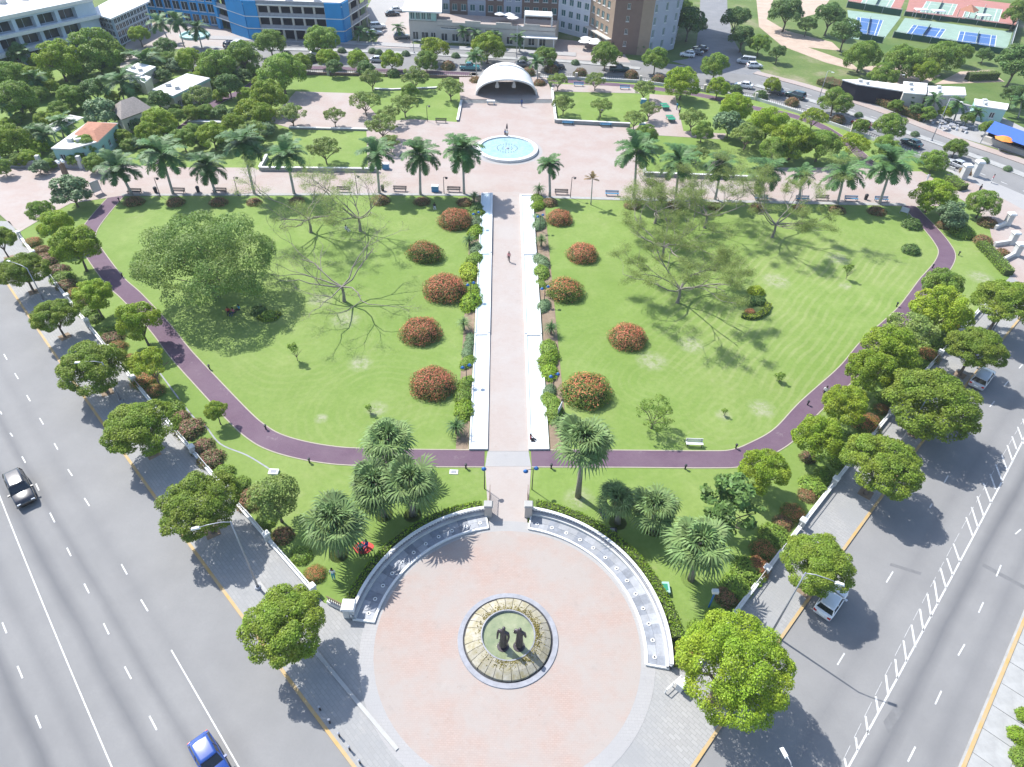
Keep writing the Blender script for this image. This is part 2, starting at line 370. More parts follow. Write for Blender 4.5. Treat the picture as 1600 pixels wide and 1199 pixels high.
pavers('pavers_pink', (0.325, 0.258, 0.230), (0.35, 0.282, 0.252), (0.345, 0.305, 0.282), 0.32)
pavers('pavers_walk', (0.335, 0.285, 0.258), (0.355, 0.305, 0.278), (0.345, 0.315, 0.295), 0.32)
pavers('pavers_plaza', (0.335, 0.250, 0.214), (0.362, 0.276, 0.238), (0.315, 0.285, 0.262), 0.32, th=(0.36, 0.58))
pavers('pavers_grey', (0.275, 0.27, 0.26), (0.315, 0.31, 0.298), (0.245, 0.247, 0.247), 0.6, 0.02, R(45))
pavers('pavers_pale', (0.315, 0.305, 0.298), (0.335, 0.325, 0.316), (0.295, 0.29, 0.288), 0.5, 0.012)
pavers('pavers_maroon', (0.108, 0.066, 0.096), (0.122, 0.074, 0.106), (0.135, 0.09, 0.118), 0.3, 0.012, R(12))
def roadmat(name, stops):
    g = NT(name, 0.85)
    sep = g.n.new('ShaderNodeSeparateXYZ'); g.l.new(g.tc.outputs['UV'], sep.inputs[0])
    wob = g.n.new('ShaderNodeMath'); wob.operation = 'MULTIPLY_ADD'; g.l.new(g.noise(0.12, 3), wob.inputs[0]); wob.inputs[1].default_value = 0.03; g.l.new(sep.outputs[0], wob.inputs[2])
    st = g.ramp(wob.outputs[0], [(p + 0.015, s) for p, s in stops])
    patch = g.n.new('ShaderNodeMapping'); patch.inputs['Scale'].default_value = (9, 0.05, 1); g.l.new(g.tc.outputs['UV'], patch.inputs['Vector'])
    st2 = g.mix(1.0, st, g.ramp(g.noise(1.0, 5, 0.7, patch.outputs[0]), [(0.25, 0.6), (0.6, 1.0)]), 'MULTIPLY')
    b = g.ramp(g.noise(0.16, 6, 0.65), [(0.3, (0.190, 0.188, 0.186)), (0.7, (0.232, 0.229, 0.224))])
    b = g.mix(g.ramp(g.noise(5, 5, 0.8), [(0.35, 0.25), (0.6, 0.0)]), b, (0.168, 0.166, 0.166))
    b = g.mix(g.ramp(g.noise(0.45, 7, 0.8), [(0.62, 0.0), (0.74, 0.35)]), b, (0.275, 0.273, 0.268))
    b = g.mix(st2, b, (0.065, 0.068, 0.078))
    vo = g.n.new('ShaderNodeTexVoronoi'); vo.feature = 'DISTANCE_TO_EDGE'; vo.inputs['Scale'].default_value = 0.11; g.l.new(g.mapping(), vo.inputs['Vector'])
    b = g.mix(g.ramp(vo.outputs['Distance'], [(0.0, 0.04), (0.003, 0.0)]), b, (0.12, 0.12, 0.13))
    g.col(b); g.bump(g.noise(12, 3), 0.15, 0.01)
# streak positions: share of the road's width from its park-side kerb
roadmat('asphalt_west', [(0, 0), (0.20, 0.0), (0.245, 0.16), (0.285, 0.0), (0.325, 0.05), (0.355, 0.42), (0.385, 0.04), (0.42, 0.05), (0.465, 0.55), (0.505, 0.05), (0.57, 0.05), (0.615, 0.30), (0.65, 0.05), (0.69, 0.1), (0.725, 0.65), (0.77, 0.1), (0.84, 0.3), (0.9, 0.1), (1.0, 0.1)])
roadmat('asphalt_east', [(0, 0), (0.12, 0.03), (0.2, 0.02), (0.30, 0.05), (0.355, 0.22), (0.43, 0.03), (0.55, 0.0), (0.60, 0.05), (0.66, 0.62), (0.72, 0.08), (0.80, 0.04), (0.86, 0.32), (0.92, 0.06), (1, 0)])
roadmat('asphalt_far', [(0, 0.0), (0.25, 0.2), (0.5, 0.0), (0.75, 0.2), (1, 0)])
g = NT('asphalt_plain', 0.9); g.col(g.ramp(g.noise(0.3, 6, 0.7), [(0.3, (0.16, 0.165, 0.175)), (0.7, (0.215, 0.215, 0.22))]))
g = NT('water_pale', 0.08, 0.5); g.col(g.ramp(g.noise(0.35, 4), [(0.35, (0.47, 0.51, 0.525)), (0.65, (0.52, 0.54, 0.55))])); g.bump(g.noise(1.5, 3), 0.05, 0.02)
g = NT('water_blue', 0.08, 0.5); g.col(g.ramp(g.noise(0.35, 4), [(0.35, (0.40, 0.50, 0.54)), (0.65, (0.46, 0.52, 0.54))])); g.bump(g.noise(1.5, 3), 0.05, 0.02)
g = NT('water_green', 0.08, 0.5); g.col(g.ramp(g.noise(0.8, 6, 0.7), [(0.3, (0.14, 0.18, 0.10)), (0.6, (0.25, 0.275, 0.165)), (0.8, (0.32, 0.33, 0.22))])); g.bump(g.noise(2.5, 3), 0.05, 0.02)
g = NT('water_aqua', 0.08, 0.5); g.col(g.ramp(g.noise(1.1, 6, 0.75), [(0.3, (0.19, 0.33, 0.36)), (0.7, (0.33, 0.44, 0.45))])); g.bump(g.noise(2.5, 3), 0.05, 0.02)
# ------------------------------------------------------------------ big curves of the place
def fit(pts, z, d=2):
    q = np.array([at(p[0], p[1], z) for p in pts]); return np.polyfit(q[:, 1], q[:, 0], d)
cLK = fit([(15,452),(80,547),(160,660),(246,785),(291,850),(380,969),(429,1036),(467,1086),(551,1196)], 0)
cLW = fit([(27,362),(72,422),(105,462),(160,535),(190,572),(240,632),(285,677),(325,735),(372,777),(400,820),(430,856),(476,908),(513,943)], 1.0)
cRK = fit([(1585,515),(1570,527),(1522,582),(1452,676),(1425,712),(1382,775),(1331,849),(1223,1004),(1123,1143),(1079,1198)], 0)
cRW = fit([(1522,490),(1472,550),(1450,580),(1390,638),(1360,682),(1317,735),(1277,790),(1232,845),(1174,921),(1153,950)], 1.0)
def cx(c, y, o=0.0): return float(np.polyval(c, y)) + o
def strip(name, c0, o0, c1, o1, y0, y1, z, m, n=60, skirt=0.0, **kw):
    """sheet between two curves X(Y)+offset"""
    b = MB(); uv = []; K = 12
    for i in range(n + 1):
        y = y0 + (y1 - y0) * i / n; a = cx(c0, y, o0); e = cx(c1, y, o1)
        for j in range(K + 1): b.v.append((a + (e - a) * j / K, y, z)); uv.append((j / K, y))
    for i in range(n):
        for j in range(K):
            a = i * (K + 1) + j; f = (a, a + 1, a + K + 2, a + K + 1)
            b.f.append(f if (cx(c1, 30, o1) > cx(c0, 30, o0)) else f[::-1]); b.m.append(0)
    b.uv = uv
    return b.build(name, m, **kw)
S = dict(kind='structure')
b = MB(); b.quad((-2500, -800, 0), (2500, -800, 0), (2500, 4000, 0), (-2500, 4000, 0)); b.build('ground', 'rough_ground', **S)
west = strip('road_west', cLK, 0, cLK, -32, -30, 150, 0.02, 'asphalt_west', **S)
east = strip('road_east', cRK, 0, cRK, 20.3, -30, 150, 0.02, 'asphalt_east', **S)
b = MB(); b.prism(px([(540,1185),(700,1199),(1090,1185),(1060,1300),(800,1420),(560,1300)]), 0.0, 0.014); b.build('road_corner', 'asphalt_plain', **S)
# back road: near carriageway, median, far carriageway
med = [(300,74),(450,78),(540,80),(640,84),(800,92),(900,98),(1000,108),(1100,121),(1180,134),(1260,156),(1325,177),(1400,202),(1500,237),(1600,275),(1760,345)]
near = [(300,112),(450,112),(540,113),(640,116),(800,120),(900,120),(1000,125),(1100,139),(1180,152),(1260,176),(1325,201),(1400,229),(1500,272),(1600,316),(1760,395)]
far = [(300,60),(450,66),(540,69),(640,74),(800,82),(900,88),(1000,95),(1100,106),(1180,116),(1260,137),(1325,158),(1400,184),(1500,222),(1600,256),(1760,318)]
def pxstrip(name, A, B_, z, m, **kw):
    b = MB(); uv = []; K = 6
    PA, PB = [px(Q) for Q in (A, B_)]
    for i, (p, q) in enumerate(zip(PA, PB)):
        for j in range(K + 1):
            r = p.lerp(q, j / K); b.v.append((r.x, r.y, z)); uv.append((j / K, i * 10.0))
    for i in range(len(A) - 1):
        for j in range(K):
            a = i * (K + 1) + j; f = (a, a + 1, a + K + 2, a + K + 1)
            v = [Vector(b.v[k]) for k in f[:3]]
            if (v[1] - v[0]).cross(v[2] - v[0]).z < 0: f = f[::-1]
            b.f.append(f); b.m.append(0)
    b.uv = uv; return b.build(name, m, **kw)
north = pxstrip('road_north', near, far, 0.02, 'asphalt_far', **S)
def lerp_line(A, B_, t): return [(a[0] + (b[0] - a[0]) * t, a[1] + (b[1] - a[1]) * t) for a, b in zip(A, B_)]
def ribbon(b, pts, wd, z0, z1, m=0):
    """solid strip of constant width along world points"""
    n0 = len(b.v); P = [Vector((p[0], p[1])) for p in pts]; k = len(P)
    for i, p in enumerate(P):
        d = (P[min(i + 1, k - 1)] - P[max(i - 1, 0)]).normalized(); nn = Vector((-d.y, d.x)) * wd / 2
        for q, z in ((p + nn, z0), (p - nn, z0), (p - nn, z1), (p + nn, z1)): b.v.append((q.x, q.y, z))
    for i in range(k - 1):
        a = n0 + 4 * i; c = a + 4
        for j in range(4):
            b.f.append((a + j, a + (j + 1) % 4, c + (j + 1) % 4, c + j)); b.m.append(m)
    b.f.append((n0, n0 + 3, n0 + 2, n0 + 1)); b.m.append(m)
    e = n0 + 4 * (k - 1); b.f.append((e, e + 1, e + 2, e + 3)); b.m.append(m)
def smooth(pts, k=6):
    P = [Vector(p) for p in pts]; out = []
    for i in range(len(P) - 1):
        p0, p1, p2, p3 = P[max(i - 1, 0)], P[i], P[i + 1], P[min(i + 2, len(P) - 1)]
        for j in range(k):
            t = j / k; out.append(0.5 * ((2 * p1) + (p2 - p0) * t + (2 * p0 - 5 * p1 + 4 * p2 - p3) * t * t + (3 * p1 - p0 - 3 * p2 + p3) * t ** 3))
    return out + [P[-1]]
b = MB(); ribbon(b, smooth(px([p for p in med if p[0] < 1010])), 2.0, 0.0, 0.16); b.build('median', 'concrete', **S)
b = MB(); ribbon(b, smooth(px([p for p in med if p[0] > 1170])), 2.0, 0.0, 0.16); b.build('median', 'concrete', **S)
b = MB(); ribbon(b, smooth(px([(p[0], p[1] + 2) for p in near])), 1.6, 0.0, 0.14); b.build('pavement_north', 'concrete_light', **S)
b = MB(); ribbon(b, smooth(px([(p[0], p[1] - 2) for p in far if p[0] < 980])), 3.2, 0.0, 0.15); b.build('pavement_far', 'pavers_pale', **S)
b = MB(); ribbon(b, smooth(px([(p[0], p[1] - 2) for p in far if p[0] > 1170])), 2.6, 0.0, 0.15); b.build('pavement_far', 'pavers_pink', **S)
def sheet(name, pts, z, m, **kw):
    b = MB(); b.prism(px(pts, z), z - 0.15, z); return b.build(name, m, kind='structure', **kw)
sheet('side_street', [(1050,96),(1075,92),(1088,70),(1092,40),(1096,-30),(1135,-30),(1137,20),(1146,62),(1165,95),(1190,112),(1180,118),(1110,112)], 0.028, 'asphalt_plain')
sheet('dirt_track', [(1180,-20),(1215,-20),(1198,30),(1228,48),(1300,66),(1315,80),(1262,74),(1330,98),(1345,112),(1290,98),(1222,72),(1186,42)], 0.022, 'dirt_path')
sheet('dirt_yard', [(1240,-20),(1310,-20),(1282,20),(1252,28)], 0.03, 'dirt_path')
sheet('dirt_yard', [(1500,112),(1545,110),(1570,128),(1460,132)], 0.03, 'dirt_path')
sheet('dirt_yard', [(1345,105),(1400,100),(1470,118),(1440,135),(1370,128)], 0.036, 'dirt_path')
sheet('car_park', [(600,60),(640,0),(690,-30),(600,-40),(570,20),(590,48)], 0.024, 'pavers_pale')
sheet('driveway', [(585,74),(640,76),(655,40),(640,5),(610,20),(594,52)], 0.034, 'pavers_walk')
sheet('driveway', [(200,60),(240,36),(300,34),(390,52),(380,80),(300,76),(225,78),(205,108),(185,120),(190,90)], 0.034, 'pavers_walk')
sheet('driveway', [(50,130),(100,105),(130,105),(150,120),(75,160),(52,165)], 0.026, 'asphalt_plain')
sheet('driveway', [(-60,165),(20,158),(22,172),(-60,190)], 0.026, 'asphalt_plain')
sheet('terrace_paving', [(860,92),(985,98),(975,84),(920,66),(860,60)], 0.03, 'pavers_pink')
sheet('stall_yard', [(1330,145),(1420,140),(1540,170),(1640,220),(1640,256),(1500,215),(1400,180),(1340,158)], 0.03, 'pavers_pale')
# markings -------------------------------------------------------
def dash(parent, name, p, q, wd=0.12, m='road_paint', z=0.03, zz=0.012):
    a, e = at(*p), at(*q); b = MB(); b.beam((a.x, a.y, z - 0.008), (e.x, e.y, z), wd, zz); b.build(name, m, parent)
def Z(l, ox, oy, k): return [((a / k + ox, b / k + oy), (c / k + ox, d / k + oy)) for a, b, c, d in l]
for p, q in Z([(360,22,382,67),(453,215,479,267),(557,428,585,486),(670,660,705,726),(803,925,842,1000),(652,110,683,165),(757,300,795,363),(13,423,36,480),(95,657,122,722),(192,922,220,990)], 0, 850, 3.435) + \
        Z([(25,15,45,50),(93,135,115,170),(168,272,190,310),(248,415,272,455),(340,573,362,612),(425,735,453,777),(528,915,560,965),(64,508,80,530),(138,655,160,695),(225,825,245,868),(313,1007,343,1067),(2,372,12,392)], 0, 550, 4):
    dash(west, 'lane_dash', p, q)
def lineon(parent, name, c, o, y0, y1, wd=0.13, m='road_paint', z=0.03):
    b = MB(); ribbon(b, [(cx(c, y0 + (y1 - y0) * i / 24, o), y0 + (y1 - y0) * i / 24) for i in range(25)], wd, z - 0.008, z + 0.004); b.build(name, m, parent)
cWS = fit([(3.75,786),(29,850),(112,1051),(175,1199)], 0); lineon(west, 'lane_line', cWS, 0, 5, 42, 0.105)
cWB = fit([(266,1016),(298,1065),(327,1117),(372,1199)], 0, 1); lineon(west, 'lane_line', cWB, 0, 5, at(266,1016).y, 0.105)
for p, q in Z([(670,150,635,208),(410,588,372,650),(1250,115,1225,175),(1155,315,1130,370),(1055,540,1020,600),(930,790,897,862),(790,1090,750,1170)], 1200, 850, 3.435) + \
        Z([(1325,455,1300,490),(1415,310,1385,345),(1125,775,1100,820),(1500,185,1475,215),(1590,80,1568,105),(1580,1110,1545,1140),(1025,950,1010,975)], 1200, 550, 4):
    dash(east, 'lane_dash', p, q)
cES = fit([(1600,685),(1580,725),(1527,825),(1460,958),(1410,1039),(1328,1196)], 0); lineon(east, 'lane_line', cES, 0, 5, 90, 0.14)
cEL = fit([(1600,655),(1490,847),(1439,949),(1388,1045),(1313,1196)], 0); 
for i in range(46):
    y = 6 + i * 1.7; b = MB(); ribbon(b, [(cx(cEL, y), y), (cx(cEL, y + 1.1), y + 1.1)], 0.028, 0.022, 0.034); b.build('hatch_edge_dash', 'road_paint', east)
hb = Z([(410,1150,420,1199),(470,1040,480,1110),(523,925,537,1025),(578,820,592,910),(632,705,645,815),(683,620,694,725),(727,520,743,635),(770,435,790,555),(815,350,834,470),(855,270,876,395),(891,198,912,325),(925,130,955,240),(960,78,992,172),(995,0,1030,100)], 1200, 850, 3.435) + \
     Z([(1308,905,1350,1035),(1272,972,1312,1100),(1238,1035,1278,1150),(1345,820,1395,950),(1388,765,1422,860),(1423,705,1465,820),(1460,645,1497,750),(1495,585,1530,690),(1525,530,1553,610),(1560,470,1598,575),(1592,420,1625,520)], 1200, 550, 4)
for p, q in hb: dash(east, 'hatch_bar', p, q, 0.16)
for i, x in enumerate(range(470, 1010, 36)):                       # centre dashes of the back road
    for t in (0.30, 0.72):
        A = lerp_line(near, far, t); y = float(np.interp(x, [a[0] for a in A], [a[1] for a in A])); y2 = float(np.interp(x + 12, [a[0] for a in A], [a[1] for a in A]))
        dash(north, 'lane_dash', (x, y), (x + 12, y2), 0.14)
for x in range(1190, 1600, 34):
    for t in (0.28, 0.74):
        A = lerp_line(near, far, t); y = float(np.interp(x, [a[0] for a in A], [a[1] for a in A])); y2 = float(np.interp(x + 10, [a[0] for a in A], [a[1] for a in A]))
        dash(north, 'lane_dash', (x, y), (x + 10, y2), 0.14)
for par, q in ((east, [(1380,1128),(1400,1100),(1412,1112),(1388,1146)]), (east, [(1392,880),(1440,895),(1438,899),(1390,884)]), (east, [(1536,880),(1600,915),(1600,921),(1534,885)])):
    b = MB(); b.prism(px(q), .015, .0245); b.build('repair_patch', 'asphalt_patch', par)
# kerbs and pavements ---------------------------------------------
def curve_ribbon(name, c, o, y0, y1, wd, z0, z1, m, n=40, **kw):
    b = MB(); ribbon(b, [(cx(c, y0 + (y1 - y0) * i / n, o), y0 + (y1 - y0) * i / n) for i in range(n + 1)], wd, z0, z1); return b.build(name, m, **kw)
curve_ribbon('kerb_west', cLK, 0.12, 8, 96, 0.26, 0.0, 0.15, 'yellow_paint', **S)
curve_ribbon('kerb_east', cRK, -0.12, 8, 96, 0.26, 0.0, 0.15, 'yellow_paint', **S)
cRF = fit([(1600,963),(1552,1080),(1503,1196)], 0, 1)
curve_ribbon('kerb_far_east', cRF, 0.12, -20, 96, 0.26, 0.0, 0.15, 'yellow_paint', **S)
b = MB()
ys = np.linspace(8, 96, 45)
b.prism([(cx(cLK, y, 0.22), y) for y in ys] + [(cx(cLW, y, 0.1), y) for y in ys[::-1] if y > 31.2] + [(cx(cLW, 31.2, 0.1), 31.2), (-12.2, 30.3), (-11.0, 29.0), (-8, 22), (0, 20), (0, 8)], -0.03, 0.135); b.build('pavement_west', 'pavers_grey', **S)
b = MB()
b.prism([(cx(cRK, y, -0.22), y) for y in ys] + [(cx(cRW, y, -0.1), y) for y in ys[::-1] if y > 26.6] + [(cx(cRW, 26.4, -0.1), 26.4), (11.3, 26.4), (8, 22), (0.01, 20), (0.01, 8)], -0.03, 0.135); b.build('pavement_east', 'pavers_grey', **S)
# far-right concrete footway, slab by slab
fw = MB(); ribbon(fw, [(cx(cRF, y, 2.1), y) for y in (-20, 96)], 3.5, 0.0, 0.10); fwo = fw.build('footway', 'concrete', **S)
slab = MB(); slab.box((0, 0, 0), (2.42, 2.42, 0.05)); slabm = slab.mesh('slab', 'concrete')
ang = math.atan2(1, cRF[0])
for i in range(22):
    y = 4 + i * 1.84; obj('slab', slabm, fwo, (cx(cRF, y, 2.0) - 0.0, y, 0.10 + 0.004 * (i % 3)), ang)

g = NT('patch_sand', 0.95); g.col(g.ramp(g.noise(0.9, 6, 0.75), [(0.3, (0.20, 0.225, 0.10)), (0.55, (0.36, 0.34, 0.25)), (0.75, (0.42, 0.39, 0.31))])); g.bump(g.noise(5, 4), 0.3, 0.03)
# ------------------------------------------------------------------ park ground
ZL = 0.10
CX, CY = 0.375, 28.2
ywl = np.linspace(31, 91, 25); ywr = np.linspace(26.5, 78, 25)
lawnpts = [(cx(cLW, y, 0.2), y) for y in ywl] + [tuple(p)[:2] for p in px([(-30,300),(-90,200),(60,105),(300,108),(450,117),(540,118),(640,121),(800,125),(900,125),(1000,130),(1100,144),(1180,157),(1260,181),(1325,206),(1400,234),(1500,277),(1580,315),(1640,420),(1570,450)])] + [(cx(cRW, y, -0.2), y) for y in ywr[::-1]] + [(CX + 12.9 * math.cos(R(a)), CY + 12.9 * math.sin(R(a))) for a in range(-8, 175, 6)]
b = MB(); b.prism(lawnpts, -0.02, ZL); b.build('lawn', 'lawn_grass', **S)
def flat(name, pts, z, m, **kw): return sheet(name, pts, z, m, **kw)
PINK = 0.135
flat('promenade', [(-60,264),(60,262),(140,262),(200,258),(300,262),(395,262),(410,268),(575,269),(592,268),(640,190),(640,186),(716,191),(722,143),(745,118),(840,118),(862,143),(868,193),(980,199),(1000,208),(1004,264),(1010,275),(1190,281),(1215,262),(1300,262),(1345,252),(1400,268),(1440,268),(1470,286),(1470,322),(1415,322),(1000,314),(832,309),(750,306),(600,305),(190,306),(110,318),(60,345),(30,363),(-60,280)], PINK, 'pavers_pink')
flat('forecourt_west', [(-80,262),(120,263),(165,290),(110,305),(62,335),(27,360),(5,330),(-80,345)], PINK + 0.006, 'pavers_pink')
flat('forecourt_east', [(1480,272),(1500,275),(1640,335),(1640,470),(1560,420),(1545,350),(1520,322),(1490,305),(1470,300)], PINK + 0.006, 'pavers_pink')
flat('forecourt_east_apron', [(1500,262),(1640,322),(1640,350),(1520,285),(1490,272)], PINK + 0.012, 'pavers_pale')
flat('paved_court', [(462,143),(560,146),(572,160),(600,195),(575,204),(455,201),(420,190)], PINK + 0.004, 'pavers_pink')
flat('paved_court', [(572,192),(650,186),(655,270),(575,269)], PINK + 0.007, 'pavers_pink')
flat('paved_court', [(1015,147),(1055,150),(1068,205),(1135,209),(1130,218),(1000,210),(985,200),(1012,190)], PINK + 0.004, 'pavers_pink')
flat('paved_strip', [(862,131),(985,136),(1000,146),(862,143)], PINK + 0.004, 'pavers_pink')
flat('promenade_edge', [(190,303),(600,302),(748,303),(748,306),(600,305),(190,306)], PINK + 0.02, 'concrete')
flat('promenade_edge', [(836,306),(1000,310),(1415,318),(1415,321.5),(1000,313.5),(836,309)], PINK + 0.02, 'concrete')
# central walk
flat('central_walk', [(769,300),(813,300),(826,705),(762,705)], PINK + 0.006, 'pavers_walk')
flat('lower_walk', [(758,729),(830,729),(822,840),(765,840)], PINK + 0.006, 'pavers_walk')
flat('walk_crossing', [(762,705.3),(826,705.3),(830,728.8),(758,728.8)], PINK + 0.010, 'pavers_pale')
# plaza
b = MB(); b.lathe([(0.0, 0.17), (11.3, 0.17), (11.3, 0.0)], 72, (CX, CY, 0)); b.build('plaza', 'pavers_plaza', **S)
b = MB(); b.lathe([(11.3, 0.0), (11.3, 0.168), (12.5, 0.15), (12.5, 0.0)], 72, (CX, CY, 0)); b.build('plaza_edge', 'pavers_pale', **S)
# maroon jogging path with cream edging
def path(name, pts, wd, closed=False):
    W_ = smooth(px(pts), 8); b = MB(); ribbon(b, W_, wd, 0.05, ZL + 0.022); b.build(name, 'pavers_maroon', **S)
    for s_ in (-1, 1):
        e = []
        for i, p in enumerate(W_):
            d = (W_[min(i + 1, len(W_) - 1)] - W_[max(i - 1, 0)]).normalized(); e.append((p.x - d.y * s_ * (wd / 2 + 0.07), p.y + d.x * s_ * (wd / 2 + 0.07)))
        b = MB(); ribbon(b, e, 0.13, 0.03, ZL + 0.04); b.build('path_edging', 'cream_kerb', **S)
PW = [(184,306),(160,333),(140,360),(137,378),(150,400),(180,440),(207,465),(250,512),(282,553),(325,600),(375,653),(400,675),(425,690),(462,702),(510,711),(560,715),(662,717),(757,717.5)]
PE = [(830,717.5),(975,718),(1100,719),(1150,717),(1187,703),(1225,680),(1265,637),(1325,582),(1360,540),(1412,492),(1432,467),(1450,442),(1472,416),(1479,397),(1471,380),(1455,360),(1436,340),(1418,321)]
path('jogging_path', PW, 2.35); path('jogging_path', PE, 2.35)
path('jogging_path', [(1388,282),(1372,268),(1352,250),(1320,222),(1280,197),(1230,180),(1175,169),(1095,150),(1000,137),(900,129),(840,124)], 2.35)
path('jogging_path', [(740,117),(725,116),(600,111),(475,107),(420,118),(380,143),(340,160),(300,190),(262,225),(240,258)], 2.35)
# ------------------------------------------------------------------ round plaza: seating ring
def ring(side, a0, a1, lab):
    t = thing('seating_terrace', lab, 'terrace', (CX, CY, 0.0))
    A0, A1 = R(a0), R(a1); n = int(abs(a1 - a0) / 2)
    b = MB(); b.lathe([(11.62, 0.0), (11.62, 0.36), (11.82, 0.36), (11.82, 0.2)], n, m=0, a0=A0, a1=A1); b.build('edge_kerb', 'white', t)
    b = MB(); b.lathe([(11.80, 0.25), (13.35, 0.25)], n, m=0, a0=A0, a1=A1); b.build('floor_bed', 'concrete', t)
    for a in (A0, A1):
        b = MB(); ca, sa = math.cos(a), math.sin(a); b.beam((11.65 * ca, 11.65 * sa, 0.0), (13.6 * ca, 13.6 * sa, 0), 0.14, 0.37); b.build('end_kerb', 'white', t)
    # paving slabs: two rings of them
    m_ = int(abs(A1 - A0) * 12.5 / 0.92); sp = (A1 - A0) / m_; rnd = random.Random(side)
    for i in range(m_):
        for k, (r0, r1) in enumerate(((11.84, 12.58), (12.60, 13.32))):
            b = MB(); a = A0 + i * sp + 0.001; e = A0 + (i + 1) * sp - 0.0014; a, e = min(a, e), max(a, e)
            P = [(r0 * math.cos(a), r0 * math.sin(a)), (r1 * math.cos(a), r1 * math.sin(a)), (r1 * math.cos(e), r1 * math.sin(e)), (r0 * math.cos(e), r0 * math.sin(e))]
            b.prism(P, 0.24, 0.29 + 0.004 * rnd.random()); b.build('paving_slab', 'slab_light' if (i % 3 == 1) != (k == 1 and i % 3 == 0) else 'slab_grey', t)
    nl = 11 if abs(a1 - a0) < 80 else 13
    for i in range(nl):
        a = A0 + (A1 - A0) * (i + 0.5) / nl
        b = MB(); b.lathe([(0.09, 0.0), (0.09, 0.05), (0.18, 0.05), (0.19, 0.0)], 16, (12.4 * math.cos(a), 12.4 * math.sin(a), 0.292)); b.build('ground_light', 'white', t)
        b = MB(); b.lathe([(0.0, 0.012), (0.089, 0.012)], 10, (12.4 * math.cos(a), 12.4 * math.sin(a), 0.296)); b.build('light_lens', 'iron_dark', t)
    b = MB(); b.lathe([(13.3, 0.2), (13.3, 0.55), (13.52, 0.55), (13.52, 0.2)], n, a0=A0, a1=A1); b.build('bench', 'white_weathered', t)
    b = MB(); b.lathe([(13.5, 0.0), (13.5, 0.72), (13.85, 0.72), (13.85, 0.0)], n, a0=A0, a1=A1); b.build('back_wall', 'stone_grey', t)
    f = MB(); f.lathe([(13.53, 1.0), (13.53, 1.09), (13.82, 1.09), (13.82, 1.0), (13.53, 1.0)], n, a0=A0, a1=A1); f.build('handrail', 'white', t)
    f = MB(); k = int(abs(A1 - A0) * 13.7 / 0.3)
    for i in range(k + 1):
        a = A0 + (A1 - A0) * i / k; f.box((13.68 * math.cos(a), 13.68 * math.sin(a), 0.715), (0.11, 0.11, 0.29), a)
    f.build('baluster', 'white', t, kind='stuff')
ring(1, 101, 173.8, 'curved seating terrace with grey slabs and white balustrade, left side of plaza')
ring(2, 81.5, -8.4, 'curved seating terrace with grey slabs and white balustrade, right side of plaza')
def pillar(b, p, wd, h, m=0, mc=1):
    b.box((p[0], p[1], 0.05), (wd, wd, h), p[2] if len(p) > 2 else 0, m); b.box((p[0], p[1], 0.05 + h), (wd * 1.22, wd * 1.22, 0.14), p[2] if len(p) > 2 else 0, mc)
for lab, pt, sw in (('stone gate pier with open iron gate, left of the plaza entrance', (763,806), -1), ('stone gate pier with open iron gate, right of the plaza entrance', (825,806), 1)):
    q = at(*pt); t = thing('gate_pier', lab, 'gate', q)
    b = MB(); b.box((0, 0, 0.05), (0.72, 0.72, 1.75)); b.build('pier', 'stone_wall', t); b = MB(); b.box((0, 0, 1.8), (0.9, 0.9, 0.16), top=0.8); b.build('pier_cap', 'concrete_light', t)
    gt = MB(); L = 2.3
    for z in (0.25, 1.55): gt.box((0.06 * sw * -1 - 0.36 * sw * 0, 0.36 + L / 2, z), (0.05, L, 0.05))
    for i in range(13): gt.box((0.06 * -sw, 0.40 + L * i / 13, 0.25), (0.03, 0.03, 1.33))
    gt.build('gate_leaf', 'iron_brown', t)
# corner piece where the left wall meets the terrace
q = at(548, 960); t = thing('corner_pier', 'white corner pier with railing where wall meets left end of round plaza', 'pier', q)
b = MB(); b.box((0, 0, 0.05), (0.95, 0.95, 1.45)); b.build('pier', 'white_weathered', t); b = MB(); b.box((0, 0, 1.5), (1.2, 1.2, 0.16), top=0.85); b.build('pier_cap', 'white', t)
b = MB(); e = at(513, 943) - q; b.beam((0, 0, 0.0), (e.x, e.y, 0), 0.3, 0.55); b.build('wall', 'white_weathered', t)
b = MB()
for i in range(9): b.box((e.x * (0.2 + i / 11), e.y * (0.2 + i / 11), 0.55), (0.06, 0.06, 0.6))
b.beam((e.x * 0.1, e.y * 0.1, 1.12), (e.x, e.y, 1.12), 0.08, 0.06); b.build('railing', 'iron_brown', t)
t = thing('railing', 'short white pipe railing at right end of round plaza', 'railing', at(1050, 1074)); b = MB(); e = (at(1062, 1063) - at(1039, 1084)) / 2
b.tube([(-e.x, -e.y, 0.9), (e.x, e.y, 0.9)], 0.04); b.tube([(-e.x, -e.y, 0.5), (e.x, e.y, 0.5)], 0.035); b.build('rail', 'white', t)
for s_ in (-1, 0, 1): b = MB(); b.tube([(e.x * s_, e.y * s_, 0.1), (e.x * s_, e.y * s_, 0.92)], 0.045); b.build('post', 'white', t)
# step edge in the left pavement
b = MB(); ribbon(b, px([(405,912),(440,957),(493,1019),(560,1100),(621,1173)]), 0.3, 0.1, 0.24); b.build('pavement_step', 'concrete_light', **S)
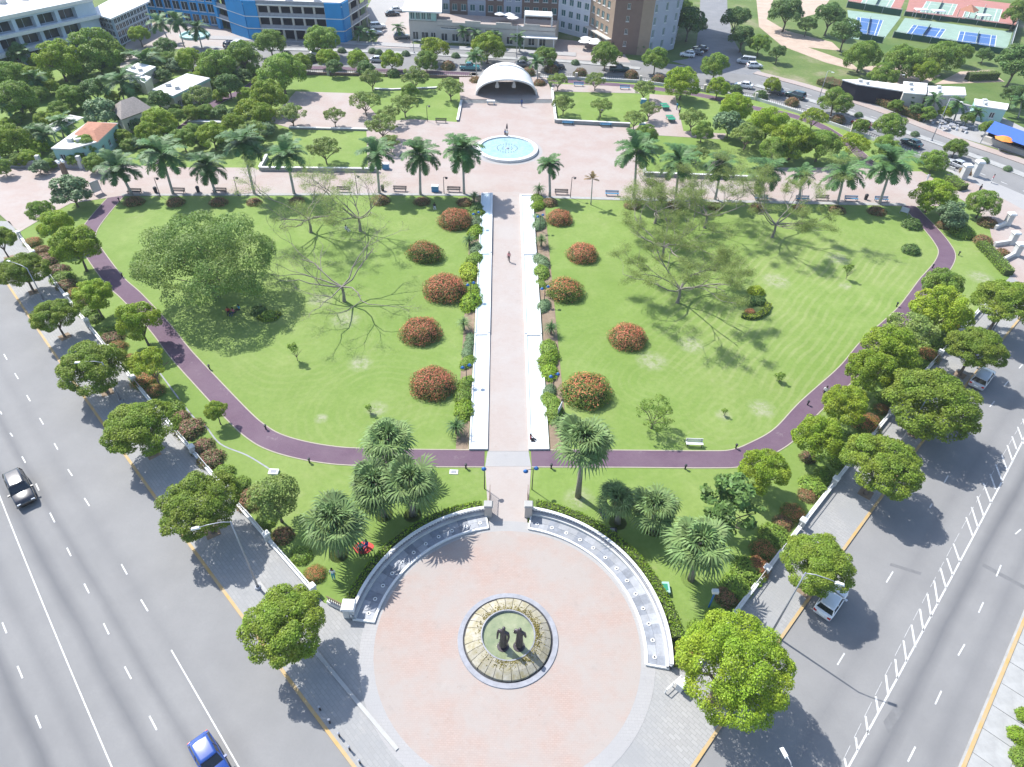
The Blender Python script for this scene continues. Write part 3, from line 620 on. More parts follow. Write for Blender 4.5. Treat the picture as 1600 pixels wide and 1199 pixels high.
# ------------------------------------------------------------------ fountain with two figures
FX, FY = 0.38, 28.4
t = thing('plaza_fountain', 'round stone fountain with mossy rim and green water in the plaza centre', 'fountain', (FX, FY, 0.165))
b = MB(); b.lathe([(4.32, 0.0), (4.28, 0.10), (3.86, 0.10), (3.84, 0.02)], 64); b.build('outer_ring', 'stone_grey', t)
b = MB(); b.lathe([(3.84, 0.03), (3.5, 0.03)], 48); b.build('drain_channel', 'iron_dark', t)
rnd = random.Random(4); N = 30
for i in range(N):
    a0 = 2 * math.pi * i / N + 0.006; a1 = 2 * math.pi * (i + 1) / N - 0.006; k = rnd.uniform(-0.03, 0.03)
    b = MB(); b.lathe([(3.70 + k, 0.0), (3.66 + k, 0.22 + k), (3.1, 0.52 + k), (2.55, 0.68 + k), (2.28, 0.72), (2.22, 0.45)], 3, a0=a0, a1=a1); b.build('rock_segment', 'algae_stone', t, smooth=False)
rngm = np.random.default_rng(3); b = MB()
for i in range(1500):
    a = rngm.uniform(0, 6.283); r = 2.3 + abs(rngm.normal(0, 0.3))
    if r > 3.2 or (2.6 < a < 4.3 and rngm.random() < 0.85): continue
    z = float(np.interp(r, [2.2, 2.55, 3.1, 3.7], [0.72, 0.68, 0.52, 0.2])); s_ = rngm.uniform(0.03, 0.08)
    b.box((r * math.cos(a), r * math.sin(a), z - 0.02), (s_ * 1.5, s_, rngm.uniform(0.04, 0.1)), a, top=0.4)
b.build('moss', 'moss', t, kind='stuff')
b = MB(); b.lathe([(0.0, 0.52), (2.27, 0.52)], 48); b.build('water', 'water_green', t)
b = MB(); b.lathe([(2.30, 0.60), (2.32, 0.75), (2.22, 0.77), (2.19, 0.5)], 48); b.build('basin_rim', 'stone_grey', t)
def skin_mesh(name, joints, edges, mats, sub=2, pick=None):
    me = bpy.data.meshes.new(name); me.from_pydata([j[:3] for j in joints], edges, [])
    o = bpy.data.objects.new(name, me); col.objects.link(o)
    md = o.modifiers.new('s', 'SKIN'); ss = o.modifiers.new('d', 'SUBSURF'); ss.levels = sub; ss.render_levels = sub
    for i, j in enumerate(joints):
        sv = me.skin_vertices[0].data[i]; sv.radius = (j[3], j[4] if len(j) > 4 else j[3]); sv.use_root = (i == 0)
    dg = bpy.context.evaluated_depsgraph_get(); ev = o.evaluated_get(dg); nm = bpy.data.meshes.new_from_object(ev)
    bpy.data.objects.remove(o); nm.name = name; nm.materials.clear()
    for m in mats: nm.materials.append(M[m])
    if pick:
        for p in nm.polygons: p.material_index = pick(p.center)
    nm.polygons.foreach_set('use_smooth', [True] * len(nm.polygons)); return nm
def draped(name, arm):
    J = [(0, 0, 1.0, 0.17, 0.14), (0, 0, 0.55, 0.19, 0.17), (0, 0.0, 0.04, 0.24, 0.21), (0, 0, 1.22, 0.15, 0.11), (0, 0, 1.42, 0.17, 0.11), (0, 0, 1.54, 0.06), (0, -0.02, 1.66, 0.09, 0.10), (0, -0.04, 1.79, 0.07, 0.08)]
    E_ = [(0, 1), (1, 2), (0, 3), (3, 4), (4, 5), (5, 6), (6, 7)]
    for s_ in (-1, 1):
        n = len(J); J += [(0.21 * s_, 0, 1.44, 0.075), (0.26 * s_, 0.02 + arm, 1.16, 0.06), (0.25 * s_, 0.10 + arm, 0.92, 0.045), (0.24 * s_, 0.15 + arm, 0.82, 0.035)]
        E_ += [(4, n), (n, n + 1), (n + 1, n + 2), (n + 2, n + 3)]
    return skin_mesh(name, J, E_, ['bronze'])
fig = draped('figure', 0.0)
for lab, pt, rz in (('dark bronze standing figure in fountain, left of the pair', (786,1010), R(160)), ('dark bronze standing figure in fountain, right of the pair', (811,1010), R(-20))):
    q = at(pt[0], pt[1], 0.7); t = thing('statue', lab, 'statue', (q.x, q.y, 0.68), rz)
    obj('figure', fig, t, scale=(1.85, 1.85, 1.72)); b = MB(); b.lathe([(0.0, 0.05), (0.5, 0.05), (0.55, -0.1)], 14); b.build('plinth', 'bronze', t)
# ------------------------------------------------------------------ long pools beside the central walk
def pool(side, xs_top, xs_bot, cuts, lab, xs):
    # xs_top/xs_bot: (outer, inner) pixel x at y=306 / 705 ; cuts: list of y
    t = thing('reflecting_pool', lab, 'pool', at((xs_top[0] + xs_top[1]) / 2, 306))
    o = t.location.copy()
    def lx(k, y): return xs_top[k] + (xs_bot[k] - xs_top[k]) * (y - 306) / 399.0
    def W(k, y):
        # straight in the place: interpolate between the two end points
        a, e = at(xs_top[k], 306), at(xs_bot[k], 705); Y = at(lx(k, y), y).y; f = (Y - a.y) / (e.y - a.y); p = a.lerp(e, f); return Vector((p.x - o.x, p.y - o.y, 0))
    for i in range(len(cuts) - 1):
        h = 0.52 - 0.10 * i; y0, y1 = cuts[i], cuts[i + 1]; sg = 1 if xs_top[0] < xs_top[1] else -1
        P = [W(0, y0), W(1, y0), W(1, y1), W(0, y1)]; inn = Vector((0.28 * sg, 0, 0)); ou = Vector((0.16 * sg, 0, 0))
        b = MB()
        def wall(a, c, wd): b.beam((a.x, a.y, 0.05), (c.x, c.y, 0.05), wd, h)
        wall(P[1] - inn * 0.5, P[2] - inn * 0.5, 0.28); wall(P[0] + ou * 0.5, P[3] + ou * 0.5, 0.16)
        dy = Vector((0, 0.15, 0)); wall(P[0] + ou - dy, P[1] - inn - dy, 0.3)
        if i == len(cuts) - 2: wall(P[3] + ou + dy, P[2] - inn + dy, 0.3)
        b.build('basin_wall', 'pool_white', t)
        b = MB(); b.prism([(P[0] + ou - dy), (P[1] - inn - dy), (P[2] - inn), (P[3] + ou)], 0.06, h - 0.16); b.build('basin_floor', 'pool_white', t)
        b = MB(); q = [P[0] + ou - dy, P[1] - inn - dy, P[2] - inn, P[3] + ou]
        b.poly([(p.x, p.y, h - 0.07) for p in (q if area(q) > 0 else q[::-1])]); b.build('water', 'water_blue' if (side < 0 and i < 2) else 'water_pale', t)
        if i == len(cuts) - 2:       # trough at the low end
            c_ = (P[2] + P[3]) / 2; b = MB(); b.box((c_.x, c_.y + 0.95, h - 0.06), (abs(P[2].x - P[3].x) * 0.72, 0.34, 0.03)); b.build('outlet_grate', 'stone_grey', t)
            b = MB(); b.box((c_.x, c_.y + 0.5, h - 0.065), (abs(P[2].x - P[3].x) - 0.5, 0.9, 0.10)); b.build('spill_ledge', 'pool_white', t)
pool(-1, (752, 770), (733, 762), [306, 399, 524, 705], 'long stepped white pool left of the central walk', 0)
pool(1, (832, 812), (858, 826), [308, 400, 525, 705], 'long stepped white pool right of the central walk', 0)
flat('planting_bed', [(738,303),(751,304),(732,704),(712,704)], ZL + 0.03, 'earth')
flat('planting_bed', [(833,308),(850,308),(882,640),(876,704),(860,704)], ZL + 0.03, 'earth')
# ------------------------------------------------------------------ round pond in front of the stage
PX_, PY_, PR = -2.47, 130.1, 6.07
t = thing('pond', 'round blue pond with white rim in front of the stage', 'pond', (PX_, PY_, PINK))
b = MB(); b.lathe([(PR + 0.9, 0.004), (PR - 0.1, 0.006)], 64); b.build('paved_ring', 'pavers_pale', t)
b = MB(); b.lathe([(PR, 0.0), (PR - 0.03, 0.5), (PR - 0.75, 0.55), (PR - 0.8, 0.1)], 64); b.build('rim', 'white', t)
b = MB(); b.lathe([(0, 0.12), (PR - 0.8, 0.12)], 48); b.build('basin', 'basin_blue', t)
b = MB(); b.lathe([(0, 0.33), (PR - 0.79, 0.33)], 48); b.build('water', 'water_aqua', t)
b = MB()
for k, r in ((10, 1.0), (22, 2.0)):
    for i in range(k): a = 6.283 * i / k; b.tube([(r * math.cos(a), r * math.sin(a), 0.3), (r * math.cos(a), r * math.sin(a), 0.52)], 0.05, 5)
b.lathe([(0, 0.5), (0.3, 0.45), (0.45, 0.3)], 12); b.build('jet_nozzle', 'metal_grey', t, kind='stuff')
# ------------------------------------------------------------------ stage with shell roof
q0, q1 = at(744, 153), at(838, 153); mid_ = (q0 + q1) / 2; ax = (q1 - q0); hw = ax.length / 2; rz = math.atan2(ax.y, ax.x)
_, hf, _o = rise((791, 153), (791, 122))
t = thing('bandshell', 'white domed shell roof over the open air stage', 'stage', (mid_.x, mid_.y, PINK), rz)
b = MB(); nu, nv = 28, 12; hs = hf * 1.0
def shell(u, v, off=0.0):      # u 0..1 across, v 0..1 front to back
    a = math.pi * (1 - u); s_ = math.cos(v * math.pi / 2 * 0.98) ** 0.62; lean = -1.6 * math.sin(a)
    return ((hw - off) * math.cos(a) * (0.35 + 0.65 * s_), lean * (1 - v) + (9.2 - off) * math.sin(v * math.pi / 2), (hs - off) * math.sin(a) ** 0.8 * s_ * (1 + 1.1 * v) + 0.25 * math.sin(a) * math.sin(v * 3.14))
for off, fl in ((0, False), (0.22, True)):
    n0 = len(b.v)
    for i in range(nu + 1):
        for j in range(nv + 1): b.v.append(shell(i / nu, j / nv, off))
    for i in range(nu):
        for j in range(nv):
            a = n0 + i * (nv + 1) + j; f = (a, a + 1, a + nv + 2, a + nv + 1); b.f.append(f if fl else f[::-1]); b.m.append(1 if fl else 0)
k = (nu + 1) * (nv + 1)
for i in range(nu): a = i * (nv + 1); c = (i + 1) * (nv + 1); b.f.append((a, c, c + k, a + k)); b.m.append(0)
b.build('shell_roof', ['white', 'cream_wall'], t, smooth=True)
for v in (0.0, 0.36):
    b = MB(); b.tube([shell(i / 28, v, -0.05) for i in range(29)], 0.16 if v == 0 else 0.1, 6); b.build('rib', 'white', t, smooth=True)
for x in (-2.2, 1.6):
    b = MB(); b.lathe([(0.0, 2.0), (0.16, 1.4), (0.5, 0.25), (0.45, 0.0), (0.0, 0.0)], 10, (x, -0.9, hs * 0.56)); b.build('hanging_speaker', 'cream_wall', t)
P0, P1 = at(719, 160) - mid_, at(866, 163) - mid_
c_, s_ = math.cos(-rz), math.sin(-rz); L0 = P0.x * c_ - P0.y * s_; L1 = P1.x * c_ - P1.y * s_; Yf = (P0.x * s_ + P0.y * c_)
b = MB(); b.box(((L0 + L1) / 2, Yf + 7.5, -0.1), (L1 - L0, 15, 0.65)); b.build('stage_deck', 'pavers_pink', t)
for i in range(3): b = MB(); b.box(((L0 + L1) / 2, Yf - 0.16 - 0.3 * i, -0.1), (L1 - L0, 0.32, 0.5 - 0.15 * i)); b.build('step', 'concrete', t)
# ------------------------------------------------------------------ low white walls round the back lawns
def lowwall(lab, pts, h=0.45, wd=0.4, m='white'):
    W_ = px(pts); t = thing('garden_wall', lab, 'wall', W_[0])
    for i in range(len(W_) - 1):
        a, e = W_[i] - W_[0], W_[i + 1] - W_[0]; b = MB(); b.beam((a.x, a.y, 0.08), (e.x, e.y, 0), wd, h); b.build('wall', 'concrete', t)
        b = MB(); b.beam((a.x, a.y, 0.08 + h), (e.x, e.y, 0), wd + 0.12, 0.07); b.build('coping', m, t)
lowwall('low white wall around the back left lawn beside the promenade palms', [(418,248),(407,268),(592,270)], 0.75)
lowwall('thin white wall between back left lawn and paved court', [(452,202),(574,205)], 0.35)
lowwall('low wall along left edge of the lawn right of the stage', [(862,143),(868,193),(984,199)], 0.75)
lowwall('white wall edging the lawn left of the stage', [(723,150),(715,191)], 0.4)
lowwall('low white wall around the back right lawn behind the promenade palms', [(1002,256),(1007,276),(1192,283)], 0.75)
lowwall('white wall crossing the lawn behind the back left trees', [(296,193),(355,195)], 0.5, 0.9)
lowwall('short white wall between the trees on the lawn left of the stage', [(585,141),(612,142),(686,139)], 0.3)
# ------------------------------------------------------------------ boundary walls along both roads
def boundary(c, y0, y1, side, lab, lab2):
    t = thing('boundary_wall', lab, 'wall', (cx(c, y0), y0, 0.0)); o = t.location; n = max(2, int((y1 - y0) / 5.2))
    for i in range(n):
        ya, yb = y0 + (y1 - y0) * i / n, y0 + (y1 - y0) * (i + 1) / n
        a = Vector((cx(c, ya) - o.x, ya - o.y, 0.05)); e = Vector((cx(c, yb) - o.x, yb - o.y, 0.05)); d = (e - a).normalized(); a2, e2 = a + d * 0.38, e - d * 0.38
        b = MB(); b.beam(a2, e2, 0.28, 0.42); b.build('wall_panel', 'white_weathered', t)
        b = MB(); b.beam((a2.x, a2.y, 0.47), (e2.x, e2.y, 0), 0.38, 0.07); b.build('coping', 'white', t)
        b = MB(); L = (e2 - a2).length; k = int(L / 0.24)
        for j in range(k + 1): p = a2 + d * (L * j / k); b.box((p.x, p.y, 0.53), (0.035, 0.035, 0.55), math.atan2(d.y, d.x))
        b.beam((a2.x, a2.y, 1.06), (e2.x, e2.y, 0), 0.05, 0.05); b.build('railing', 'white_weathered', t)
    for i in range(n + 1):
        y = y0 + (y1 - y0) * i / n; p = (cx(c, y) - o.x, y - o.y); an = math.atan2(1, float(np.polyval(np.polyder(c), y)))
        b = MB(); b.box((p[0], p[1], 0.05), (0.52, 0.52, 1.15), an); b.build('pillar', 'white_weathered', t)
        b = MB(); b.box((p[0], p[1], 1.2), (0.68, 0.68, 0.13), an, top=0.8); b.build('pillar_cap', 'white', t)
boundary(cLW, 32.2, 91.0, -1, 'white railed boundary wall with pillars along the left road pavement', '')
boundary(cRW, 24.6, 80.0, 1, 'white railed boundary wall with pillars along the right road pavement', '')
for lab, A, B_ in (('grey boundary wall with leaning white posts beside left forecourt', (-20,262), (142,264)),):
    a, e = at(*A), at(*B_); t = thing('boundary_wall', lab, 'wall', a); d = e - a
    b = MB(); b.beam((0, 0, 0.1), (d.x, d.y, 0), 0.35, 1.3); b.build('wall', 'stone_grey', t)
    for f in (0.15, 0.53, 0.92): b = MB(); b.box((d.x * f, d.y * f, 0.1), (0.7, 0.7, 2.3), top=0.9); b.build('pillar', 'white_weathered', t)
W_ = px([(300,116),(450,117),(640,121),(740,124)]); t = thing('boundary_fence', 'long low brick wall with railing along back road, left of stage', 'fence', W_[0])
def brickfence(t, W_, m='brick_wall'):
    for i in range(len(W_) - 1):
        a, e = W_[i] - W_[0], W_[i + 1] - W_[0]; b = MB(); b.beam((a.x, a.y, 0.1), (e.x, e.y, 0), 0.35, 0.6); b.build('wall', m, t)
        b = MB(); d = e - a; L = d.length; k = int(L / 0.5)
        for j in range(k): b.box((a.x + d.x * j / k, a.y + d.y * j / k, 0.7), (0.05, 0.05, 0.7))
        b.beam((a.x, a.y, 1.35), (e.x, e.y, 0), 0.06, 0.06); b.build('railing', 'iron_dark', t)
        k = max(1, int(L / 9))
        for j in range(k): b = MB(); b.box((a.x + d.x * j / k, a.y + d.y * j / k, 0.1), (0.6, 0.6, 1.6)); b.build('pillar', 'cream_wall', t)
brickfence(t, W_)
W_ = px([(842,125),(900,125),(1000,130),(1100,144),(1180,157),(1260,182),(1330,207),(1400,235),(1490,268)]); t = thing('boundary_fence', 'long white and brick wall with railing along back road, right of stage', 'fence', W_[0]); brickfence(t, W_, 'white_weathered')
# ------------------------------------------------------------------ vegetation
rng = np.random.default_rng(11)
def quads_mesh(name, C, T, B_, mats, mi=None, extra=None):
    """leaf quads: centre C, half-axes T, B_ (n x 3); extra = MB added as further material slot 1.."""
    n = len(C); v = np.empty((n, 4, 3)); v[:, 0] = C - T; v[:, 1] = C - B_ * 0.8 + T * 0.1; v[:, 2] = C + T; v[:, 3] = C + B_ * 0.8 + T * 0.1
    v = v.reshape(-1, 3); f = np.arange(4 * n).reshape(-1, 4)
    V = v.tolist(); Fc = f.tolist(); mm = [0] * n if mi is None else list(mi)
    if extra: k = len(V); V += [tuple(p) for p in extra.v]; Fc += [tuple(i + k for i in q) for q in extra.f]; mm += extra.m
    me = bpy.data.meshes.new(name); me.from_pydata(V, [], Fc)
    for m in mats: me.materials.append(M[m])
    me.polygons.foreach_set('material_index', mm); me.update(); return me
def unit(a): return a / np.maximum(np.linalg.norm(a, axis=1, keepdims=True), 1e-9)
def leaves(P, N, size, r):
    n = len(P); t = unit(np.cross(N, r.normal(size=(n, 3)))); b_ = np.cross(N, t); s = (size * r.uniform(0.6, 1.35, (n, 1)))
    return P, t * s, b_ * s * 0.75
def crown(name, seed, nl, lr, flat_, nleaf, ls, m, inner=0.25, low=-0.25, up=0.5, gap=0.0, core=True):
    r = np.random.default_rng(seed)
    d = unit(r.normal(size=(nl, 3))); d[:, 2] = np.abs(d[:, 2]) * (1 - low) + low; d = unit(d)
    rad = np.where(r.random(nl) < inner, r.uniform(0.15, 0.5, nl), r.uniform(0.6, 0.8, nl))
    LC = d * rad[:, None]; LR = lr * r.uniform(0.75, 1.25, nl)
    LC *= (1 - LR[:, None] * 0.35)
    pick = r.choice(nl, nleaf * 2, p=LR ** 2 / (LR ** 2).sum())
    q = unit(r.normal(size=(nleaf * 2, 3)) + LC[pick] * 0.9 + np.array([0, 0, 0.35]))
    P = LC[pick] + q * LR[pick][:, None] * np.where(r.random((nleaf * 2, 1)) < 0.3, r.uniform(0.4, 0.75, (nleaf * 2, 1)), r.uniform(0.75, 1.04, (nleaf * 2, 1)))
    dist = np.linalg.norm(P[:, None, :] - LC[None], axis=2) / LR[None]; dist[np.arange(len(P)), pick] = 9
    keep = dist.min(1) > 0.72
    if gap: keep &= (np.sin(P[:, 0] * 9 + seed) + np.sin(P[:, 1] * 8.3 + 2 * seed) + np.sin(P[:, 2] * 11)) > -2.2 + gap
    P, q = P[keep][:nleaf], q[keep][:nleaf]
    N = unit(q * 0.9 + r.normal(size=P.shape) * 0.55 + np.array([0, 0, up]))
    P[:, 2] *= flat_
    C_, T, B_ = leaves(P, N, ls, r)
    return quads_mesh(name, C_, T, B_, [m])
def wood(name, seed, hfrac=0.5, limbs=6, m='bark', r0=0.05, spread=0.55, up=1.0, sub=3):
    """trunk of a tree of height 1 whose crown centre is at z=1 and radius 1"""
    r = random.Random(seed); b = MB(); h = hfrac
    b.tube([(0, 0, -0.02), (0.01, 0, h * 0.15), (r.uniform(-.03, .03), r.uniform(-.03, .03), h)], [r0 * 1.5, r0, r0 * 0.75], 7)
    for i in range(limbs):
        a = 6.283 * i / limbs + r.uniform(-.4, .4); s = spread * r.uniform(0.7, 1.15); z1 = up * r.uniform(0.85, 1.15)
        p1 = Vector((math.cos(a) * s * 0.45, math.sin(a) * s * 0.45, h + (z1 - h) * 0.55)); p2 = Vector((math.cos(a + .2) * s, math.sin(a + .2) * s, z1))
        b.tube([(0, 0, h * 0.9), p1, p2], [r0 * 0.55, r0 * 0.38, r0 * 0.15], 5, cap=False)
        for k in range(sub):
            e = p1.lerp(p2, r.uniform(.1, .7)); f = e + Vector((r.uniform(-.35, .35), r.uniform(-.35, .35), r.uniform(0.05, .25)))
            b.tube([e, f], [r0 * 0.22, r0 * 0.08], 4, cap=False)
    return b.mesh(name, m, True)
CR = {}
def reg(kind, n, **kw):
    CR[kind] = [crown('crown', 100 * len(CR) + i + 1, m=kw['m'], **{k: v for k, v in kw.items() if k != 'm'}) for i in range(n)]
reg('street', 4, m='leaf_street', nl=110, lr=0.19, flat_=0.68, nleaf=34000, ls=0.021, low=-0.35, gap=0.3)
reg('bright', 1, m='leaf_bright', nl=150, lr=0.165, flat_=0.85, nleaf=50000, ls=0.0155, low=-0.5, gap=0.25)
reg('lime', 2, m='leaf_yellow', nl=75, lr=0.21, flat_=0.82, nleaf=15000, ls=0.028, low=-0.5, gap=0.3)
reg('inner', 4, m='leaf_bright', nl=75, lr=0.21, flat_=0.82, nleaf=15000, ls=0.028, low=-0.5, gap=0.3)
reg('big', 1, m='leaf_big', nl=150, lr=0.17, flat_=0.60, nleaf=46000, ls=0.0115, low=-0.25, gap=0.7)
reg('mid', 4, m='leaf_mid', nl=75, lr=0.21, flat_=0.80, nleaf=15000, ls=0.028, low=-0.5, gap=0.3)
reg('dark', 3, m='leaf_dark', nl=60, lr=0.23, flat_=0.78, nleaf=6500, ls=0.04, low=-0.3, gap=0.4)
reg('open', 4, m='leaf_olive', nl=60, lr=0.18, flat_=0.66, nleaf=4200, ls=0.036, low=-0.15, gap=0.8)
reg('yellow', 2, m='leaf_yellow', nl=55, lr=0.2, flat_=0.68, nleaf=5000, ls=0.036, low=-0.2, gap=0.7)
reg('grey', 2, m='leaf_grey', nl=26, lr=0.30, flat_=0.8, nleaf=2600, ls=0.07, low=-0.4)
reg('dull', 1, m='leaf_olive', nl=40, lr=0.28, flat_=0.85, nleaf=6000, ls=0.038, low=-0.5)
reg('bigleaf', 1, m='leaf_dark', nl=46, lr=0.17, flat_=0.95, nleaf=1900, ls=0.075, low=-0.6, gap=1.0)
reg('copper', 2, m='leaf_copper', nl=20, lr=0.32, flat_=0.8, nleaf=2400, ls=0.055, low=-0.4)
WD = [wood('trunk', i) for i in range(3)]
WO = [wood('trunk', 20 + i, 0.35, 7, 'bark', 0.045, 0.7, 1.0, 4) for i in range(3)]
TN = [0]
def tree(label, X, Y, rp, hc, kind, name='tree', group=None, cat='tree', sz=1.0):
    c = at(X, Y, hc); r = rp * mpp(X, Y, hc); TN[0] += 1; k = TN[0]
    t = thing(name, label, cat, (c.x, c.y, 0.05), group=group)
    rr = random.Random(k); wl = WO if kind in ('open', 'yellow', 'grey', 'bigleaf') else WD
    obj('trunk', wl[k % 3], t, (0, 0, 0), rr.uniform(0, 6), scale=(r, r, hc))
    obj('crown', CR[kind][k % len(CR[kind])], t, (0, 0, hc), rr.uniform(0, 6), scale=(r * 1.06, r * 1.06, r * sz * rr.uniform(0.95, 1.1)))
    if name == 'street_tree': b = MB(); b.box((0, 0, .06), (1.3, 1.3, .045), rr.uniform(.6, .9)); b.build('tree_pit', 'earth', t)
    return t
G = 'street trees on the left pavement'
for i, (x, y, r, h) in enumerate([(447,977,72,4.6),(313,790,68,4.3),(220,670,62,4.0),(148,575,57,3.9),(85,495,37,3.3),(36,424,40,3.5),(-2,374,27,3.3)]):
    tree('dense round street tree on the left pavement, %s counted from the plaza' % ORD[i], x, y, r, h, 'street', 'street_tree', G)
G = 'street trees on the right pavement'
for i, (x, y, r, h) in enumerate([(1280,882,60,4.3),(1378,728,66,4.5),(1455,632,78,4.8),(1525,545,48,4.4),(1572,475,52,5.0)]):
    tree('dense round street tree on the right pavement, %s beyond the large bright one' % ORD[i], x, y, r, h, 'street', 'street_tree', G)
tree('very large bright green round street tree at right front of the plaza', 1145, 1045, 99, 5.6, 'bright', 'street_tree', G, sz=1.0)
# trees inside the walls
for lab, x, y, r, h, k in [
    ('bright green tree over the left jogging path by the forecourt, nearest the promenade', 86,352,29,3.6,'inner'),
    ('wide bright green tree straddling the upper left jogging path', 118,385,41,4.2,'inner'),
    ('round green tree between left wall and path, beside second pavement tree', 145,463,34,3.6,'inner'),
    ('round green tree overhanging left path below the huge lawn tree', 217,503,38,3.8,'inner'),
    ('pale yellow green feathery tree inside left wall', 234,567,34,3.6,'yellow'),
    ('small lone young tree beside the left jogging path', 337,642,20,2.2,'inner'),
    ('dull olive bushy tree inside the left wall beside the fan palms', 428,778,43,3.8,'dull'),
    ('round green tree beside right path corner above the dark leaved tree', 1195,738,44,3.4,'inner'),
    ('dark glossy large leaved open tree on lower right lawn', 1140,790,58,4.2,'bigleaf'),
    ('green tree leaning over right path bend, lower of the path row', 1278,684,44,3.8,'inner'),
    ('yellow green round tree beside the walker on right path', 1320,632,40,3.5,'lime'),
    ('green tree in right path row, just above the yellow green one', 1362,580,42,4.0,'inner'),
    ('large green tree in middle of right path row', 1393,545,49,4.2,'inner'),
    ('olive green tree in right path row below the brightest tree', 1424,517,44,4.0,'open'),
    ('brightest yellow green tree in right path row', 1473,486,48,4.0,'lime'),
    ('glossy green tree at top of right path row by bend', 1472,446,33,3.2,'mid'),
    ('silvery green frangipani tree at upper left by the forecourt', 112,300,33,2.8,'grey'),
    ('dark green tree at left forecourt corner', 62,330,22,2.6,'mid'),
    ('pale green round tree right of the promenade end by path', 1457,306,36,3.2,'inner'),
    ('pale open shrub tree below the round one at promenade right end', 1486,338,27,2.4,'grey'),
    ('green tree between hedges by the right forecourt', 1536,320,27,2.6,'mid')]:
    tree(lab, x, y, r, h, k)
TB = tree('huge spreading shade tree on the left lawn', 322, 412, 116, 5.4, 'big', 'shade_tree', sz=1.1)
# back left garden
UG = [(8,100),(30,112),(50,118),(70,122),(75,140),(60,150),(45,170),(30,185),(70,190),(90,190),(105,170),(125,162),(135,120),(120,118),(170,112),(175,150),(165,105),(205,148),(215,135),(255,120),(275,104),(262,98),(320,118),(330,132),(300,125),(355,112),(320,92),(360,120),(395,110),(405,128),(380,122),(60,232),(90,245),(45,248),(30,250),(75,255),(120,250),(175,245),(190,215),(200,225),(215,222),(225,240),(250,225),(265,208),(300,205),(310,220),(300,180),(322,178),(345,178),(370,180),(372,215),(350,228),(385,235),(400,222),(395,190),(415,205),(180,90),(200,85),(110,110),(60,100),(235,90),(10,190),(5,235),(210,195),(405,160),(385,150),(345,150),(290,160),(275,170)]
rg = random.Random(5); UG.sort(); CNT = {}
for i, (x, y) in enumerate(UG):
    bn = 'rear' if y < 130 else 'middle' if y < 190 else 'front'; CNT[bn] = CNT.get(bn, -1) + 1
    k = rg.choice(['mid', 'inner', 'dark', 'mid', 'inner', 'grey']); r = rg.uniform(12, 20); c = at(x, y, 1.2); q = r * mpp(x, y)
    t = thing('garden_bush', 'leafy bush in %s rows of planting around upper left houses, %s from left' % (bn, ORD[CNT[bn]]), 'bush', (c.x, c.y, .08), group='dense bushes of the upper left gardens')
    obj('crown', CR[k][i % len(CR[k])], t, (0, 0, q * .55), rg.uniform(0, 6), scale=(q, q, q * .85)); obj('trunk', WO[i % 3], t, scale=(q * .8, q * .8, q * .6))
G = 'trees of the back left garden'
L1 = [(92,97,38,6,'inner'),(150,82,43,6,'mid'),(28,84,18,5,'dark'),(15,122,30,6,'mid'),(25,152,33,6,'mid'),(110,150,22,4,'mid'),(148,143,24,4,'dark'),(90,172,17,3,'mid'),(160,178,28,4,'grey'),(135,230,22,3,'mid'),(20,218,29,4,'inner'),(60,208,20,3.5,'dark'),(217,55,18,4,'inner'),(247,157,19,4,'dark'),(250,192,27,4,'inner'),(232,208,22,3.5,'inner'),(310,152,25,4,'open'),(340,104,31,5,'mid'),(380,88,30,5,'mid'),(298,94,22,4,'inner'),(357,135,22,4,'dark'),(332,212,26,4,'inner'),(390,172,25,4,'yellow'),(258,76,20,4,'dark'),(285,218,22,3.5,'mid'),(275,182,16,3,'mid'),(60,262,14,2,'grey'),(5,262,16,2.4,'mid'),(150,255,20,2.5,'mid'),(365,195,20,3.5,'inner')]
L1.sort(key=lambda a: a[0])
for i, (x, y, r, h, k) in enumerate(L1): r *= 1.04; h *= 0.72; tree('leafy garden tree near the houses at upper left, %s from the left edge' % ORD[i], x, y, r, h, k, 'garden_tree', G)
G = 'trees on the lawns left of the stage'
L2 = [(422,68,27,5,'mid'),(503,66,30,5,'mid'),(440,116,38,6,'mid'),(420,150,30,5,'inner'),(412,180,22,4,'inner'),(455,178,26,4,'open'),(512,92,20,3.6,'inner'),(522,106,15,3,'dark'),(560,95,18,3.6,'inner'),(572,108,15,3,'dark'),(612,96,20,3.6,'inner'),(581,123,21,4,'open'),(648,122,24,4,'open'),(704,138,23,4,'open'),(522,181,19,3.4,'open'),(570,160,27,4,'open'),(632,163,23,4,'open'),(597,198,28,4,'open'),(507,234,29,4,'open'),(676,77,28,4.5,'yellow'),(666,97,20,3.5,'mid'),(762,76,29,5,'inner'),(641,143,15,2.6,'mid'),(395,205,24,4,'open'),(608,178,20,3.6,'open'),(610,222,18,3,'open'),(470,100,18,3,'inner')]
L2.sort(key=lambda a: a[0])
for i, (x, y, r, h, k) in enumerate(L2): r *= 1.04; h *= 0.72; tree('small spreading tree in the grounds left of the stage, %s from the left' % ORD[i], x, y, r, h, k, 'lawn_tree', G)
G = 'trees on the lawns right of the stage'
